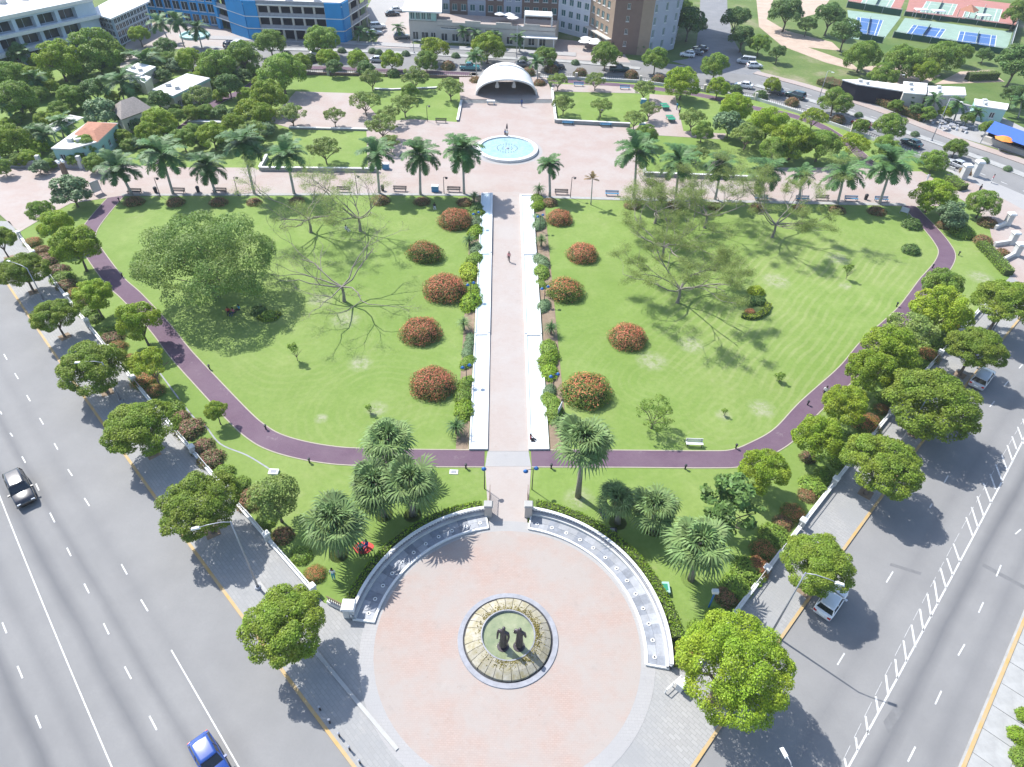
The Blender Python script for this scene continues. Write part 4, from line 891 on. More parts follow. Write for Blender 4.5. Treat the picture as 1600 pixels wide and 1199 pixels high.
L3 = [(852,90,20,4,'mid'),(947,88,26,5,'mid'),(1025,93,22,5,'mid'),(1118,104,24,5,'mid'),(872,126,18,3.4,'open'),(931,126,19,3.4,'open'),(881,163,20,3.4,'open'),(940,166,19,3.4,'open'),(1007,140,20,3.6,'open'),(992,186,19,3.4,'open'),(1015,172,19,3.4,'open'),(1066,131,31,5,'inner'),(1122,138,19,3.5,'inner'),(1082,186,23,3.8,'open'),(1098,206,18,3.2,'mid'),(1150,170,28,4.5,'inner'),(1140,195,24,4,'grey'),(1168,212,28,4.2,'open'),(1010,213,21,3,'mid'),(1200,198,35,5,'inner'),(1240,222,36,5,'inner'),(1282,228,31,4.5,'mid'),(1332,226,26,4.2,'yellow'),(1390,198,26,5,'mid'),(1384,232,24,4,'mid'),(1272,184,22,4,'yellow'),(1208,134,15,3.2,'lime'),(1090,240,20,3,'open'),(1210,232,24,4,'mid')]
L3.sort(key=lambda a: a[0])
for i, (x, y, r, h, k) in enumerate(L3): r *= 1.04; h *= 0.72; tree('small spreading tree in the grounds right of the stage, %s from the left' % ORD[i], x, y, r, h, k, 'lawn_tree', G)
G = 'trees across the back road'
L4 = [(1077,36,29,8,'dark'),(1062,12,20,7,'mid'),(1150,32,26,8,'dark'),(1160,60,22,6,'dark'),(1187,70,18,5,'mid'),(1230,22,29,8,'dark'),(1262,40,16,5,'dark'),(1297,28,27,8,'dark'),(1322,52,25,8,'dark'),(1216,84,15,4,'dark'),(1347,90,29,6,'mid'),(1410,98,31,6,'mid'),(1445,112,24,5,'inner'),(1474,92,31,6,'mid'),(1504,84,17,5,'mid'),(1538,88,14,3,'dark'),(1590,100,36,9,'dark'),(1585,150,20,5,'dark'),(1380,118,24,5,'mid'),(1305,160,28,5,'mid'),(1494,233,19,3,'mid'),(1459,254,23,3,'mid'),(1345,198,14,3,'mid'),(1590,22,22,8,'mid'),(1450,178,14,3,'mid'),(1543,200,13,3,'mid'),(1400,166,13,3,'mid'),(1432,172,12,3,'dark'),(1478,176,13,3,'inner'),(1512,186,11,3,'mid')]
L4.sort(key=lambda a: a[0])
for i, (x, y, r, h, k) in enumerate(L4): r *= 1.04; h *= 0.6; tree('tree beside or across the back road at upper right, %s from the left' % ORD[i], x, y, r, h, k, 'roadside_tree', G)
# ------------------------------------------------------------------ sparse, nearly leafless flame trees on the lawns
def sparse(label, bx, by, height, spread, seed, nleaf, mb='bark_grey', ls=0.16, levels=4, az=None, lm='leaf_sparse'):
    r = random.Random(seed); b = MB(); tips = []
    def grow(p, d, L, rad, lev):
        pts = [p]; q = p.copy(); dd = d.copy(); n = 4
        for i in range(n):
            dd = (dd + Vector((r.uniform(-.38, .38), r.uniform(-.38, .38), r.uniform(-.22, .26)))).normalized(); q = q + dd * L / n; pts.append(q.copy())
        b.tube(pts, [rad * (1 - 0.55 * i / n) for i in range(n + 1)], 6 if lev > 1 else 4, cap=False)
        if lev == 0: tips.extend(pts[1:]); return
        for k in range(r.choice((2, 3)) if lev > 2 else 2 if lev > 1 else 3):
            e = pts[r.randint(2, n)]; a = r.uniform(0, 6.283); nd = (dd + Vector((math.cos(a) * .8, math.sin(a) * .8, r.uniform(-.12, .35)))).normalized()
            grow(e, nd, L * r.uniform(.5, .72), max(rad * .5, .012), lev - 1)
    h0 = height * 0.38; b.tube([(0, 0, 0), (0.1, 0, h0 * .5), (0, 0.1, h0)], [0.28, 0.2, 0.18], 8, cap=False)
    k = 7; a0 = az or 0.3
    for i in range(k):
        a = a0 + 6.283 * i / k + r.uniform(-.3, .3); grow(Vector((0, 0.1, h0 * .96)), Vector((math.cos(a), math.sin(a), r.uniform(.25, .6))).normalized(), spread * r.uniform(.45, .65), 0.115, levels)
    B = at(bx, by); t = thing('flame_tree', label, 'tree', (B.x, B.y, 0.08))
    b.build('trunk', mb, t, smooth=True)
    g_ = np.random.default_rng(seed); tp = np.array([tuple(p) for p in tips]); P = tp[g_.integers(0, len(tp), nleaf)] + g_.normal(size=(nleaf, 3)) * np.array([0.38, 0.38, 0.12])
    N = unit(g_.normal(size=P.shape) * 0.5 + np.array([0, 0, 1.0])); C_, T, B2 = leaves(P, N, ls, g_)
    obj('crown', quads_mesh('crown', C_, T * 1.2, B2 * 0.5, [lm]), t)
sparse('nearly bare pale limbed tree in the middle of left lawn', 538, 472, 6.5, 11.5, 5, 5000, ls=0.07)
sparse('thin leaved spreading tree on left lawn near promenade, left of two', 486, 364, 6.0, 10.5, 8, 16000, ls=0.075)
sparse('thin leaved spreading tree on left lawn near promenade, right of two', 563, 362, 6.0, 10.0, 12, 16000, ls=0.075)
sparse('thin leaved spreading tree on right lawn nearest the viewer', 1058, 474, 6.2, 13.0, 15, 44000, ls=0.08)
sparse('thin leaved spreading tree in the centre of right lawn with forked grey trunk', 1033, 407, 6.2, 12.0, 18, 42000, ls=0.08)
sparse('thin leaved tree on right lawn under the promenade palms', 1023, 350, 5.6, 9.0, 21, 22000, ls=0.08)
sparse('leaning thin leaved tree on right lawn right of centre near promenade', 1100, 357, 6.0, 10.0, 24, 25000, ls=0.08)
sparse('thin leaved wide tree at right of right lawn near promenade', 1206, 372, 6.2, 11.5, 27, 40000, ls=0.08)
# saplings on the lawns
SAP = crown('crown', 77, 9, 0.34, 1.1, 420, 0.10, 'leaf_mid', core=False)
FEA = crown('crown', 79, 60, 0.16, 0.8, 2600, 0.030, 'leaf_mid', low=-0.6)
for lab, x, y, r, h, me in [('young sapling with staked stem on left lawn, centre front', 461,548,13,1.7,SAP),('tiny leafy plant on left lawn beside bare patch', 578,640,9,0.7,SAP),('sparse reddish sapling on the right lawn', 1327,423,10,1.6,SAP),('low tuft of shrub on right lawn near path', 1220,592,11,0.6,SAP),('tiny shrub in a sandy ring on right lawn', 1133,645,7,0.6,SAP),('feathery green young tree on lower right lawn near path', 1023,645,37,2.6,FEA)]:
    c = at(x, y, h); q = r * mpp(x, y, h); t = thing('sapling', lab, 'sapling', (c.x, c.y, 0.06)); obj('trunk', WO[0], t, scale=(q, q, h)); obj('crown', me, t, (0, 0, h), scale=(q, q, q))
# ------------------------------------------------------------------ rounded shrubs
def mound(name, seed, m, nleaf=2600, ls=0.05, sq=0.8):
    r = np.random.default_rng(seed); q = unit(r.normal(size=(nleaf, 3))); q[:, 2] = np.abs(q[:, 2]) * 1.1 - 0.1; q = unit(q)
    bump_ = 1 + 0.04 * np.sin(q[:, :1] * 7 + seed) + 0.04 * np.sin(q[:, 1:2] * 8 + seed * 2) + 0.05 * np.sin(q[:, 2:] * 9)
    P = q * bump_ * r.uniform(0.86, 1.12, (nleaf, 1)); P[:, 2] = np.sign(P[:, 2]) * np.abs(P[:, 2]) ** 0.7 * sq; N = unit(q + r.normal(size=q.shape) * 0.45 + np.array([0, 0, 0.35]))
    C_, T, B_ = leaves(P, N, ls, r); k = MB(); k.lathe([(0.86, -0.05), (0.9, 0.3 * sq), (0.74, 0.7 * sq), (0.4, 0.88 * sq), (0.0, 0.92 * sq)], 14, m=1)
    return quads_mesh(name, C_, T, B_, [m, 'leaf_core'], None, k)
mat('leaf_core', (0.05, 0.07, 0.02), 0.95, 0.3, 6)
MO = {k: [mound('foliage', 31 * i + 7 * j + 3, m, n, s) for j in range(2)] for i, (k, m, n, s) in enumerate([('red', 'leaf_red', 6500, 0.034), ('gred', 'leaf_green_red', 6500, 0.034), ('maroon', 'leaf_maroon', 1600, 0.075), ('copper', 'leaf_copper', 1600, 0.075), ('green', 'leaf_mid', 1800, 0.085), ('bright', 'leaf_hedge', 1800, 0.085), ('grey', 'leaf_grey', 1800, 0.085), ('yellow', 'leaf_yellow', 1800, 0.085), ('dark', 'leaf_dark', 1000, 0.1)])}
SN = [0]
def shrub(label, X, Y, rp, kind, name='shrub', group=None, asp=1.0, hz=0.8):
    r = rp * mpp(X, Y); c = at(X, Y, r * hz * 0.45); SN[0] += 1; rr = random.Random(SN[0])
    t = thing(name, label, 'shrub', (c.x, c.y, 0.08), group=group)
    obj('foliage', MO[kind][SN[0] % 2], t, (0, 0, 0), rr.uniform(-.5, .5), scale=(r, r * asp, r * hz / 0.8))
    b = MB(); b.tube([(0, 0, -0.03), (0, 0, r * 0.5)], 0.05, 5); b.build('stem', 'bark', t)
for i, (x, y, r, k) in enumerate([(676,597,34,'red'),(657,516,30,'red'),(695,449,32,'red'),(664,394,27,'gred'),(711,342,25,'red')]):
    shrub('large round red flowering shrub beside left pool, %s from the front' % ORD[i], x, y, r, k, 'flowering_shrub', 'red flowering shrubs along the pools', 0.95 if i != 3 else 0.8)
for i, (x, y, r, k) in enumerate([(917,608,36,'gred'),(981,525,28,'red'),(883,452,27,'gred'),(910,395,23,'red'),(874,340,19,'red')]):
    shrub('large round red flowering shrub on right lawn by pool, %s from the front' % ORD[i], x, y, r, k, 'flowering_shrub', 'red flowering shrubs along the pools')
for i, (x, y, r) in enumerate([(209,315,14),(274,316,13),(341,316,13),(397,316,11),(463,314,11),(594,313,14),(659,315,12),(726,316,12),(858,317,12),(988,321,12),(1054,321,12),(1118,323,11),(1184,325,12),(1250,326,11),(1308,328,12),(1370,330,13)]):
    shrub('low copper shrub around the foot of promenade palm, %s from the left' % ORD[i], x, y, r, 'copper', 'palm_base_shrub', 'shrubs at the feet of the promenade palms', 1.0, 0.55)
shrub('dark clipped round shrub on right lawn by path, upper of two', 1425, 350, 14, 'dark', 'clipped_shrub'); shrub('dark clipped round shrub on right lawn by path, lower of two', 1424, 390, 13, 'dark', 'clipped_shrub')
# shrubs along the inside of both walls
rr = random.Random(9)
for c, sgn, y0, y1, nm in ((cLW, 1, 34, 90, 'left'), (cRW, -1, 27.5, 78, 'right')):
    n = 30
    for i in range(n):
        y = y0 + (y1 - y0) * i / (n - 1) + rr.uniform(-.5, .5); x = cx(c, y, sgn * rr.uniform(1.3, 2.0)); u, v, d = pj((x, y, 0.5)); rad = rr.uniform(0.9, 1.55)
        kd = rr.choice(['maroon', 'green', 'green', 'copper', 'green', 'gred'] if nm == 'left' else ['green', 'copper', 'green', 'gred', 'green', 'gred'])
        t = thing('border_shrub', 'low %s shrub inside the %s boundary wall, %s from the plaza' % ({'maroon': 'maroon leaved', 'green': 'green', 'copper': 'copper tinted', 'dark': 'dark green', 'gred': 'red flecked green'}[kd], nm, ORD[i]), 'shrub', (x, y, 0.08), group='border shrubs along the ' + nm + ' wall')
        obj('foliage', MO[kd][i % 2], t, rz=rr.uniform(0, 6), scale=(rad, rad, rad * 0.75)); b = MB(); b.tube([(0, 0, -0.03), (0, 0, rad * .5)], 0.04, 5); b.build('stem', 'bark', t)
# plants in the beds by the pools
def rosette(name, seed, n, L, wd, m, droop=0.7, up0=0.15):
    r = random.Random(seed); b = MB()
    for i in range(n):
        a = r.uniform(0, 6.283); el = r.uniform(up0, 1.35); l = L * r.uniform(.75, 1.1); pts = []
        for k in range(5):
            f = k / 4; e = el - droop * f * f; pts.append((math.cos(a) * math.cos(e) * l * f, math.sin(a) * math.cos(e) * l * f, max(-0.4, math.sin(e) * l * f)))
        sx, sy = -math.sin(a), math.cos(a); w_ = [wd * 0.6, wd, wd * .8, wd * .45, 0.004]
        for k in range(4):
            p, q = pts[k], pts[k + 1]; b.quad((p[0] - sx * w_[k], p[1] - sy * w_[k], p[2]), (p[0] + sx * w_[k], p[1] + sy * w_[k], p[2]), (q[0] + sx * w_[k + 1], q[1] + sy * w_[k + 1], q[2]), (q[0] - sx * w_[k + 1], q[1] - sy * w_[k + 1], q[2]))
    return b.mesh(name, m)
RO_ = [rosette('leaf_rosette', i, 90, 1.0, 0.035, 'fan_leaf' if i else 'palm_leaf', 0.8) for i in range(2)]
for i, (x, y, r) in enumerate([(713,670,21),(725,508,16),(733,378,14),(741,310,13)]):
    c = at(x, y, 0.9); q = r * mpp(x, y); t = thing('spiky_palm', 'spiky rosette plant beside left pool, %s from the front' % ORD[i], 'plant', (c.x, c.y, 0.1), group='spiky plants by the pools'); obj('leaf_rosette', RO_[i % 2], t, (0, 0, 1.0), scale=(q, q, q)); b = MB(); b.tube([(0, 0, 0), (0, 0, 1.0)], [0.16, 0.12]); b.build('trunk', 'bark', t)
for i, (x, y, r) in enumerate([(861,515,16),(846,378,15),(842,298,13),(872,665,16)]):
    c = at(x, y, 0.9); q = r * mpp(x, y); t = thing('spiky_palm', ('spiky rosette plant beside right pool, %s from the front' % ORD[i]) if i < 3 else 'spiky rosette plant hidden left of the tall fan palm by right pool', 'plant', (c.x, c.y, 0.1), group='spiky plants by the pools'); obj('leaf_rosette', RO_[i % 2], t, (0, 0, 1.0), scale=(q, q, q)); b = MB(); b.tube([(0, 0, 0), (0, 0, 1.0)], [0.16, 0.12]); b.build('trunk', 'bark', t)
for nm, L in (('left', [(725,640,10,'bright'),(723,618,9,'green'),(728,598,7,'green'),(731,566,7,'green'),(730,552,6,'grey'),(733,540,6,'grey'),(735,528,5,'grey'),(736,470,11,'bright'),(738,452,8,'bright'),(733,424,10,'yellow'),(741,405,8,'green'),(744,388,7,'grey'),(743,362,8,'bright'),(744,346,7,'grey'),(745,325,7,'dark'),(746,335,7,'green')]), ('right', [(861,628,9,'green'),(859,612,7,'grey'),(858,580,9,'bright'),(857,562,10,'bright'),(857,545,9,'green'),(850,478,7,'grey'),(845,444,5,'green'),(846,425,8,'green'),(846,408,8,'grey'),(842,352,7,'grey'),(841,342,6,'grey'),(840,322,7,'bright'),(839,312,7,'green'),(866,645,9,'green')])):
    L.sort(key=lambda a: -a[1])
    for i, (x, y, r, k) in enumerate(L): shrub('small %s bed plant beside the %s pool, %s from the front' % ({'bright': 'bright green', 'green': 'green', 'grey': 'grey green', 'yellow': 'yellow', 'dark': 'dark green'}[k], nm, ORD[i]), x, y, r * 1.38, k, 'bed_plant', 'bed plants by the pools', 1.75, 0.75)
# clipped hedges
def hedge(label, pts, wd, h, m='leaf_hedge', name='hedge', world=None, dens=55):
    W_ = world or px(pts); W_ = [Vector((p[0], p[1], 0)) for p in W_]; o = W_[0]; t = thing(name, label, 'hedge', (o.x, o.y, 0.08)); W_ = [p - o for p in W_]
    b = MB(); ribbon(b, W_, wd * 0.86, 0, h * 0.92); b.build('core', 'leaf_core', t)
    r = np.random.default_rng(len(label)); L = [(W_[i + 1] - W_[i]).length for i in range(len(W_) - 1)]; n = int(sum(L) * (wd + 2 * h) * dens)
    seg = r.choice(len(L), n, p=np.array(L) / sum(L)); f = r.random(n); A = np.array([tuple(p) for p in W_]); D = A[1:] - A[:-1]; D = unit(D); Nn = np.stack([-D[:, 1], D[:, 0], 0 * D[:, 0]], 1)
    s = r.uniform(-1, 1, n) * (wd / 2 + h); off = np.clip(s, -wd / 2, wd / 2) * r.uniform(0.93, 1.12, n); z = np.where(np.abs(s) > wd / 2, h - (np.abs(s) - wd / 2), h * r.uniform(0.93, 1.1, n))
    P = A[seg] + (A[seg + 1] - A[seg]) * f[:, None] + Nn[seg] * off[:, None]; P[:, 2] = z
    N = unit(r.normal(size=P.shape) * 0.6 + np.where((np.abs(s) > wd / 2)[:, None], Nn[seg] * np.sign(s)[:, None], np.array([[0, 0, 1.0]])))
    C_, T, B_ = leaves(P, N, 0.10, r); obj('foliage', quads_mesh('foliage', C_, T, B_, [m]), t)
def arc(r, a0, a1, n=14): return [(CX + r * math.cos(R(a0 + (a1 - a0) * i / n)), CY + r * math.sin(R(a0 + (a1 - a0) * i / n))) for i in range(n + 1)]
hedge('clipped bright hedge behind the right plaza balustrade', None, 0.9, 0.85, world=arc(14.5, 80, 2))
hedge('clipped hedge behind the left plaza balustrade', None, 0.7, 0.8, world=arc(14.4, 102, 168))
hedge('yellow green crescent hedge in the right lawn flower bed', [(1200,478),(1196,489),(1185,497),(1172,499),(1158,496)], 0.8, 0.5, 'leaf_yellow')
hedge('crescent hedge of the flower bed under the huge left tree', [(405,498),(418,503),(430,500),(436,492)], 0.8, 0.5, 'leaf_yellow')
hedge('long clipped hedge along right forecourt, upper part', [(1482,283),(1492,293),(1504,299)], 2.2, 1.1, 'leaf_mid'); hedge('long clipped hedge along right forecourt, middle part', [(1530,385),(1545,400),(1556,412)], 1.6, 1.0, 'leaf_mid'); hedge('long clipped hedge along right forecourt, lower part', [(1556,412),(1566,424),(1574,432)], 1.6, 1.0, 'leaf_mid')
hedge('maroon hedge beside the white roofed shed across the back road', [(1285,130),(1300,136),(1320,140)], 5.0, 1.2, 'leaf_maroon', dens=25)
hedge('flowering hedge along far pavement of the back road', [(1330,143),(1360,158),(1400,174),(1440,190)], 2.0, 1.4, 'leaf_copper', dens=25)
hedge('dark hedge beyond the back road at far right', [(1510,126),(1555,124)], 2.0, 1.8, 'leaf_mid', dens=25)
for lab, x, y, r, k in [('bushy plant in the right lawn flower bed, upper', 1182,455,12,'yellow'),('dark plant in the right lawn flower bed, left', 1170,470,12,'dark'),('dark plant in the right lawn flower bed, right', 1186,470,11,'dark'),('red plant in the right lawn flower bed, lower', 1172,488,8,'red'),('bushy plant in the bed under huge left tree', 420,494,12,'green'),('dark round bush beside bed under huge left tree', 405,486,12,'dark'),('red and white flower clump by right path under tree', 1262,715,12,'maroon'),('pink bougainvillea shrub by the right wall near plaza', 1182,886,20,'red'),('copper shrub between hedges by right forecourt, upper', 1543,348,13,'copper'),('copper shrub by right forecourt wall, middle', 1536,376,13,'copper'),('copper shrub by right forecourt wall, lower', 1566,396,11,'copper'),('maroon round bush by the right gate pillar', 1510,268,10,'copper'),('green clipped bush near right forecourt, by path', 1475,352,11,'copper'),('low green bush pair by right forecourt', 1505,362,16,'green'),('yellow green roadside bush at bottom right corner', 1592,1150,15,'bright'),('low green roadside bush at extreme bottom right', 1600,1185,18,'green'),('tall dark bush at bottom right road verge', 1604,1120,14,'bright')]: shrub(lab, x, y, r, k)
for i, (x, y) in enumerate([(534,79),(558,80),(582,80),(592,82),(608,82),(634,84),(712,87),(738,89),(818,93),(899,98),(1342,180),(1430,210),(1539,251),(1575,264)]):
    shrub('small clipped bush on the back road median, %s from the left' % ORD[i], x, y, 6, 'grey', 'median_bush', 'bushes on the back road median', 1.0, 1.0)
for i, (x, y, k) in enumerate([(447,88,'dark'),(485,92,'dark'),(700,103,'maroon'),(826,113,'maroon'),(862,108,'copper'),(907,114,'maroon'),(987,117,'copper'),(1029,124,'maroon'),(1150,140,'dark'),(1189,149,'dark'),(1238,160,'copper'),(1310,187,'copper'),(744,127,'copper'),(843,132,'copper'),(615,115,'dark'),(380,100,'dark')]):
    shrub('%s bush along the park side of the back road, %s in the row' % ({'dark': 'dark', 'maroon': 'maroon', 'copper': 'copper'}[k], ORD[i]), x, y, 10, k, 'verge_bush', 'bushes along the back fence', 1.0, 1.0)
# ------------------------------------------------------------------ palms
def feather(seed, n=21, L=1.0, m='palm_leaf', up=(-0.45, 1.25), droop=1.5, leaf=0.27):
    r = random.Random(seed); b = MB()
    for i in range(n):
        a = 6.283 * i / n * 2.4 + r.uniform(-.2, .2); el = up[0] + (up[1] - up[0]) * ((i + .5) / n) ; l = L * r.uniform(.88, 1.08); K = 16; pts = []; p = Vector((0, 0, 0)); e = el
        for k in range(K + 1):
            pts.append(p.copy()); p = p + Vector((math.cos(a) * math.cos(e), math.sin(a) * math.cos(e), math.sin(e))) * l / K; e -= droop * (0.4 + 1.0 * k / K) / K
        s = Vector((-math.sin(a), math.cos(a), 0))
        for k in range(2, K + 1):
            q = pts[k]; d = (pts[k] - pts[k - 1]).normalized(); n_ = s.cross(d); f = k / K; ll = leaf * L * (math.sin(math.pi * min(1, f * .82 + .13)) ** .7)
            for sg in (-1, 1):
                for h_ in (0, 0.5):
                    o_ = q - d * (h_ * l / K); tip = o_ + (s * sg * .85 + d * .55 - n_ * r.uniform(-.05, .35) + Vector((0, 0, -0.28))) * ll; wv = d * 0.028 * L
                    b.quad(o_ - wv, o_ + wv, tip + wv * .35, tip - wv * .35)
        for k in range(0, K, 2):
            w0, w1 = 0.014 * L * (1 - k / K) + .003, 0.014 * L * (1 - (k + 2) / K) + .003; b.quad(pts[k] - s * w0, pts[k] + s * w0, pts[k + 2] + s * w1, pts[k + 2] - s * w1)
    return b.mesh('fronds', m)
FE = [feather(i) for i in range(4)]; FDRY = feather(9, 7, 1.0, 'palm_dry', (0.2, 1.3), 0.9); FFAR = [feather(20 + i, 13, 1.0, 'palm_leaf', (-0.5, 1.2), 1.5, 0.3) for i in range(2)]
PN = [0]
def royal(label, base, top, rp, group, fr=None, name='royal_palm', rt=0.22, shaft=True):
    B, h, lean = rise(base, top); PN[0] += 1; k = PN[0]; r = rp * mpp(top[0], top[1], h); t = thing(name, label, 'palm', (B.x, B.y, 0.08), group=group)
    lx_ = max(-1.2, min(1.2, lean.x)); hh = h * 0.86
    b = MB(); b.tube([(0, 0, -0.05), (lx_ * .1, 0, hh * .2), (lx_ * .45, 0, hh * .6), (lx_ * .85, 0, hh)], [rt * 1.25, rt, rt * .95, rt * .7], 9); b.build('trunk', 'palm_trunk', t, smooth=True)
    if shaft: b = MB(); b.tube([(lx_ * .85, 0, hh), (lx_, 0, h)], [rt * .72, rt * .4], 8); b.build('crownshaft', 'leaf_hedge', t, smooth=True)
    obj('fronds', (fr or FE)[k % len(fr or FE)], t, (lx_, 0, h * (0.985 if shaft else 0.86)), k * 1.3, scale=(r, r, r))
G = 'royal palms along the promenade'
for i, (bx, by, tx, ty, r) in enumerate([(207,306,183,262,38),(271,304,252,240,42),(337,303,322,258,34),(398,304,378,222,40),(460,304,447,240,38),(593,303,588,238,34),(657,305,656,240,36),(725,304,723,232,40),(859,309,858,257,24),(990,311,995,235,40),(1055,310,1062,250,37),(1117,313,1128,257,32),(1184,314,1197,265,36),(1248,314,1253,274,24),(1308,319,1320,270,38),(1373,320,1395,255,44)]):
    royal('tall royal palm with smooth grey trunk along promenade, %s from the left' % ORD[i], (bx, by), (tx, ty), r, G)
royal('nearly dead small palm with dry fronds right of the right pool', (923,321), (926,274), 14, None, [FDRY], 'dry_palm', 0.1, False)
G = 'palms among the buildings at the back'
for i, (bx, by, tx, ty, r) in enumerate([(240,115,222,92,36),(195,160,186,122,36),(40,110,30,80,22),(264,66,246,30,22),(288,74,274,24,24),(316,76,306,38,22),(120,70,118,28,24),(728,70,724,46,13),(748,72,744,50,13),(778,75,776,52,12),(812,82,809,55,15),(745,122,742,82,18),(840,128,838,92,16),(560,66,563,46,13),(580,66,580,50,11),(618,62,622,40,13),(1420,172,1424,150,15),(1455,182,1462,152,18),(1490,190,1500,158,20),(1520,196,1528,172,16),(1590,185,1588,155,22),(1385,160,1390,146,14),(958,82,957,66,12),(1005,84,1003,70,12),(60,150,52,118,26),(100,215,94,186,24),(20,190,12,160,26),(170,112,168,86,22),(75,235,66,205,26)]):
    royal('slender palm among buildings at the back, %s in order' % ORD[i], (bx, by), (tx, ty), r, G, FFAR, 'slender_palm', 0.16, False)
def fan(seed, n=46, m='fan_leaf'):
    r = random.Random(seed); b = MB()
    for i in range(n):
        a = r.uniform(0, 6.283); el = r.uniform(-.15, .15) - 0.6 + 2.15 * ((i + .5) / n); l = r.uniform(.30, .58) * (1.0 if i < n * .62 else r.uniform(.2, .7)); c = Vector((math.cos(a) * math.cos(el), math.sin(a) * math.cos(el), math.sin(el))); s = Vector((-math.sin(a), math.cos(a), 0)); n_ = s.cross(c) * -1
        p0 = c * l; b.quad(c * .05 - s * .008, c * .05 + s * .008, p0 + s * .006, p0 - s * .006)
        K = 15; R_ = r.uniform(.46, .66)
        for k in range(K):
            t = -1.75 + 3.5 * (k + .5) / K; d = (c * math.cos(t) + s * math.sin(t)); w_ = (s * math.cos(t) - c * math.sin(t)) * 0.030; mid_p = p0 + d * R_ * .6 - n_ * 0.02 * ((k % 2) * 2 - 1); tip = p0 + d * R_ * (1 - .12 * abs(t)) + Vector((0, 0, -r.uniform(.15, .45) * R_)) - n_ * 0.03
            b.quad(p0 - w_ * .3, p0 + w_ * .3, mid_p + w_, mid_p - w_); b.quad(mid_p - w_, mid_p + w_, tip + w_ * .12, tip - w_ * .12)
    return b.mesh('fan_leaves', m)
FA = [fan(i) for i in range(3)]
for i, (lab, bx, by, tx, ty, r) in enumerate([('tall fan palm right of the lower walk, standing alone in a mulch ring', 903,777,911,688,52),('fan palm in left cluster, highest and nearest the path', 610,735,606,688,47),('fan palm in left cluster, middle one with leaning trunk', 600,806,587,758,50),('fan palm in left cluster, right one nearest the walk', 645,806,641,752,50),('fan palm in left cluster, front one beside picnic cloth', 530,868,523,815,54),('dark fan palm on lower right lawn, left of a close pair', 965,818,963,782,36),('grey green fan palm on lower right lawn, right of a close pair', 1020,828,1022,793,44),('large fan palm on lower right lawn nearest the right wall', 1079,907,1094,850,54)]):
    B, h, lean = rise((bx, by), (tx, ty)); r *= mpp(tx, ty, h); t = thing('fan_palm', lab, 'palm', (B.x, B.y, 0.08)); lx_ = max(-.9, min(.9, lean.x))
    b = MB(); b.tube([(0, 0, -.05), (lx_ * .2, 0, h * .3), (lx_, 0, h)], [.34, .26, .22], 9); b.build('trunk', 'bark_grey', t, smooth=True)
    obj('fan_leaves', FA[i % 3], t, (lx_, 0, h), i * 1.1, scale=(r, r, r * 0.95)); sk = MB(); sk.lathe([(0.24, h - 1.0), (0.4, h - .6), (0.3, h)], 9, (lx_, 0, 0)); sk.build('dry_skirt', 'palm_dry', t)
    if i != 0: b = MB(); b.lathe([(0, 0.02), (0.9, 0.02), (1.0, 0)], 18); b.build('mulch_ring', 'earth', t)
# ------------------------------------------------------------------ buildings
WINM = {}
def pane_mesh(w_, h, glass, frame):
    k = (round(w_, 1), round(h, 1), glass, frame)
    if k not in WINM:
        w_, h = k[0], k[1]; b = MB(); b.box((0, 0, 0), (w_, 0.04, h), m=0)
        for x in (-w_ / 2 + 0.05, 0, w_ / 2 - 0.05): b.box((x, -0.03, 0), (0.08, 0.06, h), m=1)
        for z in (0, h - 0.08): b.box((0, -0.032, z), (w_, 0.06, 0.08), m=1)
        b.box((0, -0.12, -0.10), (w_ + 0.2, 0.3, 0.09), m=1)
        WINM[k] = b.mesh('window', [glass, frame])
    return WINM[k]
def facade(t, P0, P1, z0, z1, rects, m, glass='glass_green', frame='white', deep=0.2, name='wall', pane=True):
    """wall from P0 to P1 (seen from outside: left to right) with real openings; rects = (u0,u1,v0,v1) metres"""
    P0 = Vector((P0[0], P0[1], 0)); P1 = Vector((P1[0], P1[1], 0)); d = P1 - P0; L = d.length; d.normalize(); n = Vector((d.y, -d.x, 0)); H_ = z1 - z0
    rects = [r for r in rects if r[0] > 0.02 and r[1] < L - 0.02 and r[3] < H_ - 0.01]
    us = sorted({0, L} | {r[0] for r in rects} | {r[1] for r in rects}); vs_ = sorted({0, H_} | {r[2] for r in rects} | {r[3] for r in rects}); b = MB()
    def W(u, v, o=0.0): return tuple(P0 + d * u - n * o + Vector((0, 0, z0 + v)))
    for i in range(len(us) - 1):
        for j in range(len(vs_) - 1):
            uc, vc = (us[i] + us[i + 1]) / 2, (vs_[j] + vs_[j + 1]) / 2
            if any(r[0] < uc < r[1] and r[2] < vc < r[3] for r in rects): continue
            b.quad(W(us[i], vs_[j]), W(us[i + 1], vs_[j]), W(us[i + 1], vs_[j + 1]), W(us[i], vs_[j + 1]))
    for u0, u1, v0, v1 in rects:
        b.quad(W(u0, v0), W(u0, v1), W(u0, v1, deep), W(u0, v0, deep)); b.quad(W(u1, v1), W(u1, v0), W(u1, v0, deep), W(u1, v1, deep)); b.quad(W(u0, v0, deep), W(u1, v0, deep), W(u1, v0), W(u0, v0)); b.quad(W(u0, v1), W(u1, v1), W(u1, v1, deep), W(u0, v1, deep))
    o = b.build(name, m, t)
    if pane:
        for u0, u1, v0, v1 in rects:
            c = P0 + d * ((u0 + u1) / 2) - n * (deep - 0.03); obj('window', pane_mesh(u1 - u0, v1 - v0, glass, frame), t, (c.x, c.y, z0 + v0), math.atan2(d.y, d.x))
def wgrid(L, H_, w_, h, du, dv, u0=1.2, v0=1.0): return [(u, u + w_, v, v + h) for u in np.arange(u0, L - w_ - 0.4, du) for v in np.arange(v0, H_ - h - 0.2, dv)]
def loc_(W_, o): return [Vector((p[0] - o.x, p[1] - o.y, 0)) for p in W_]
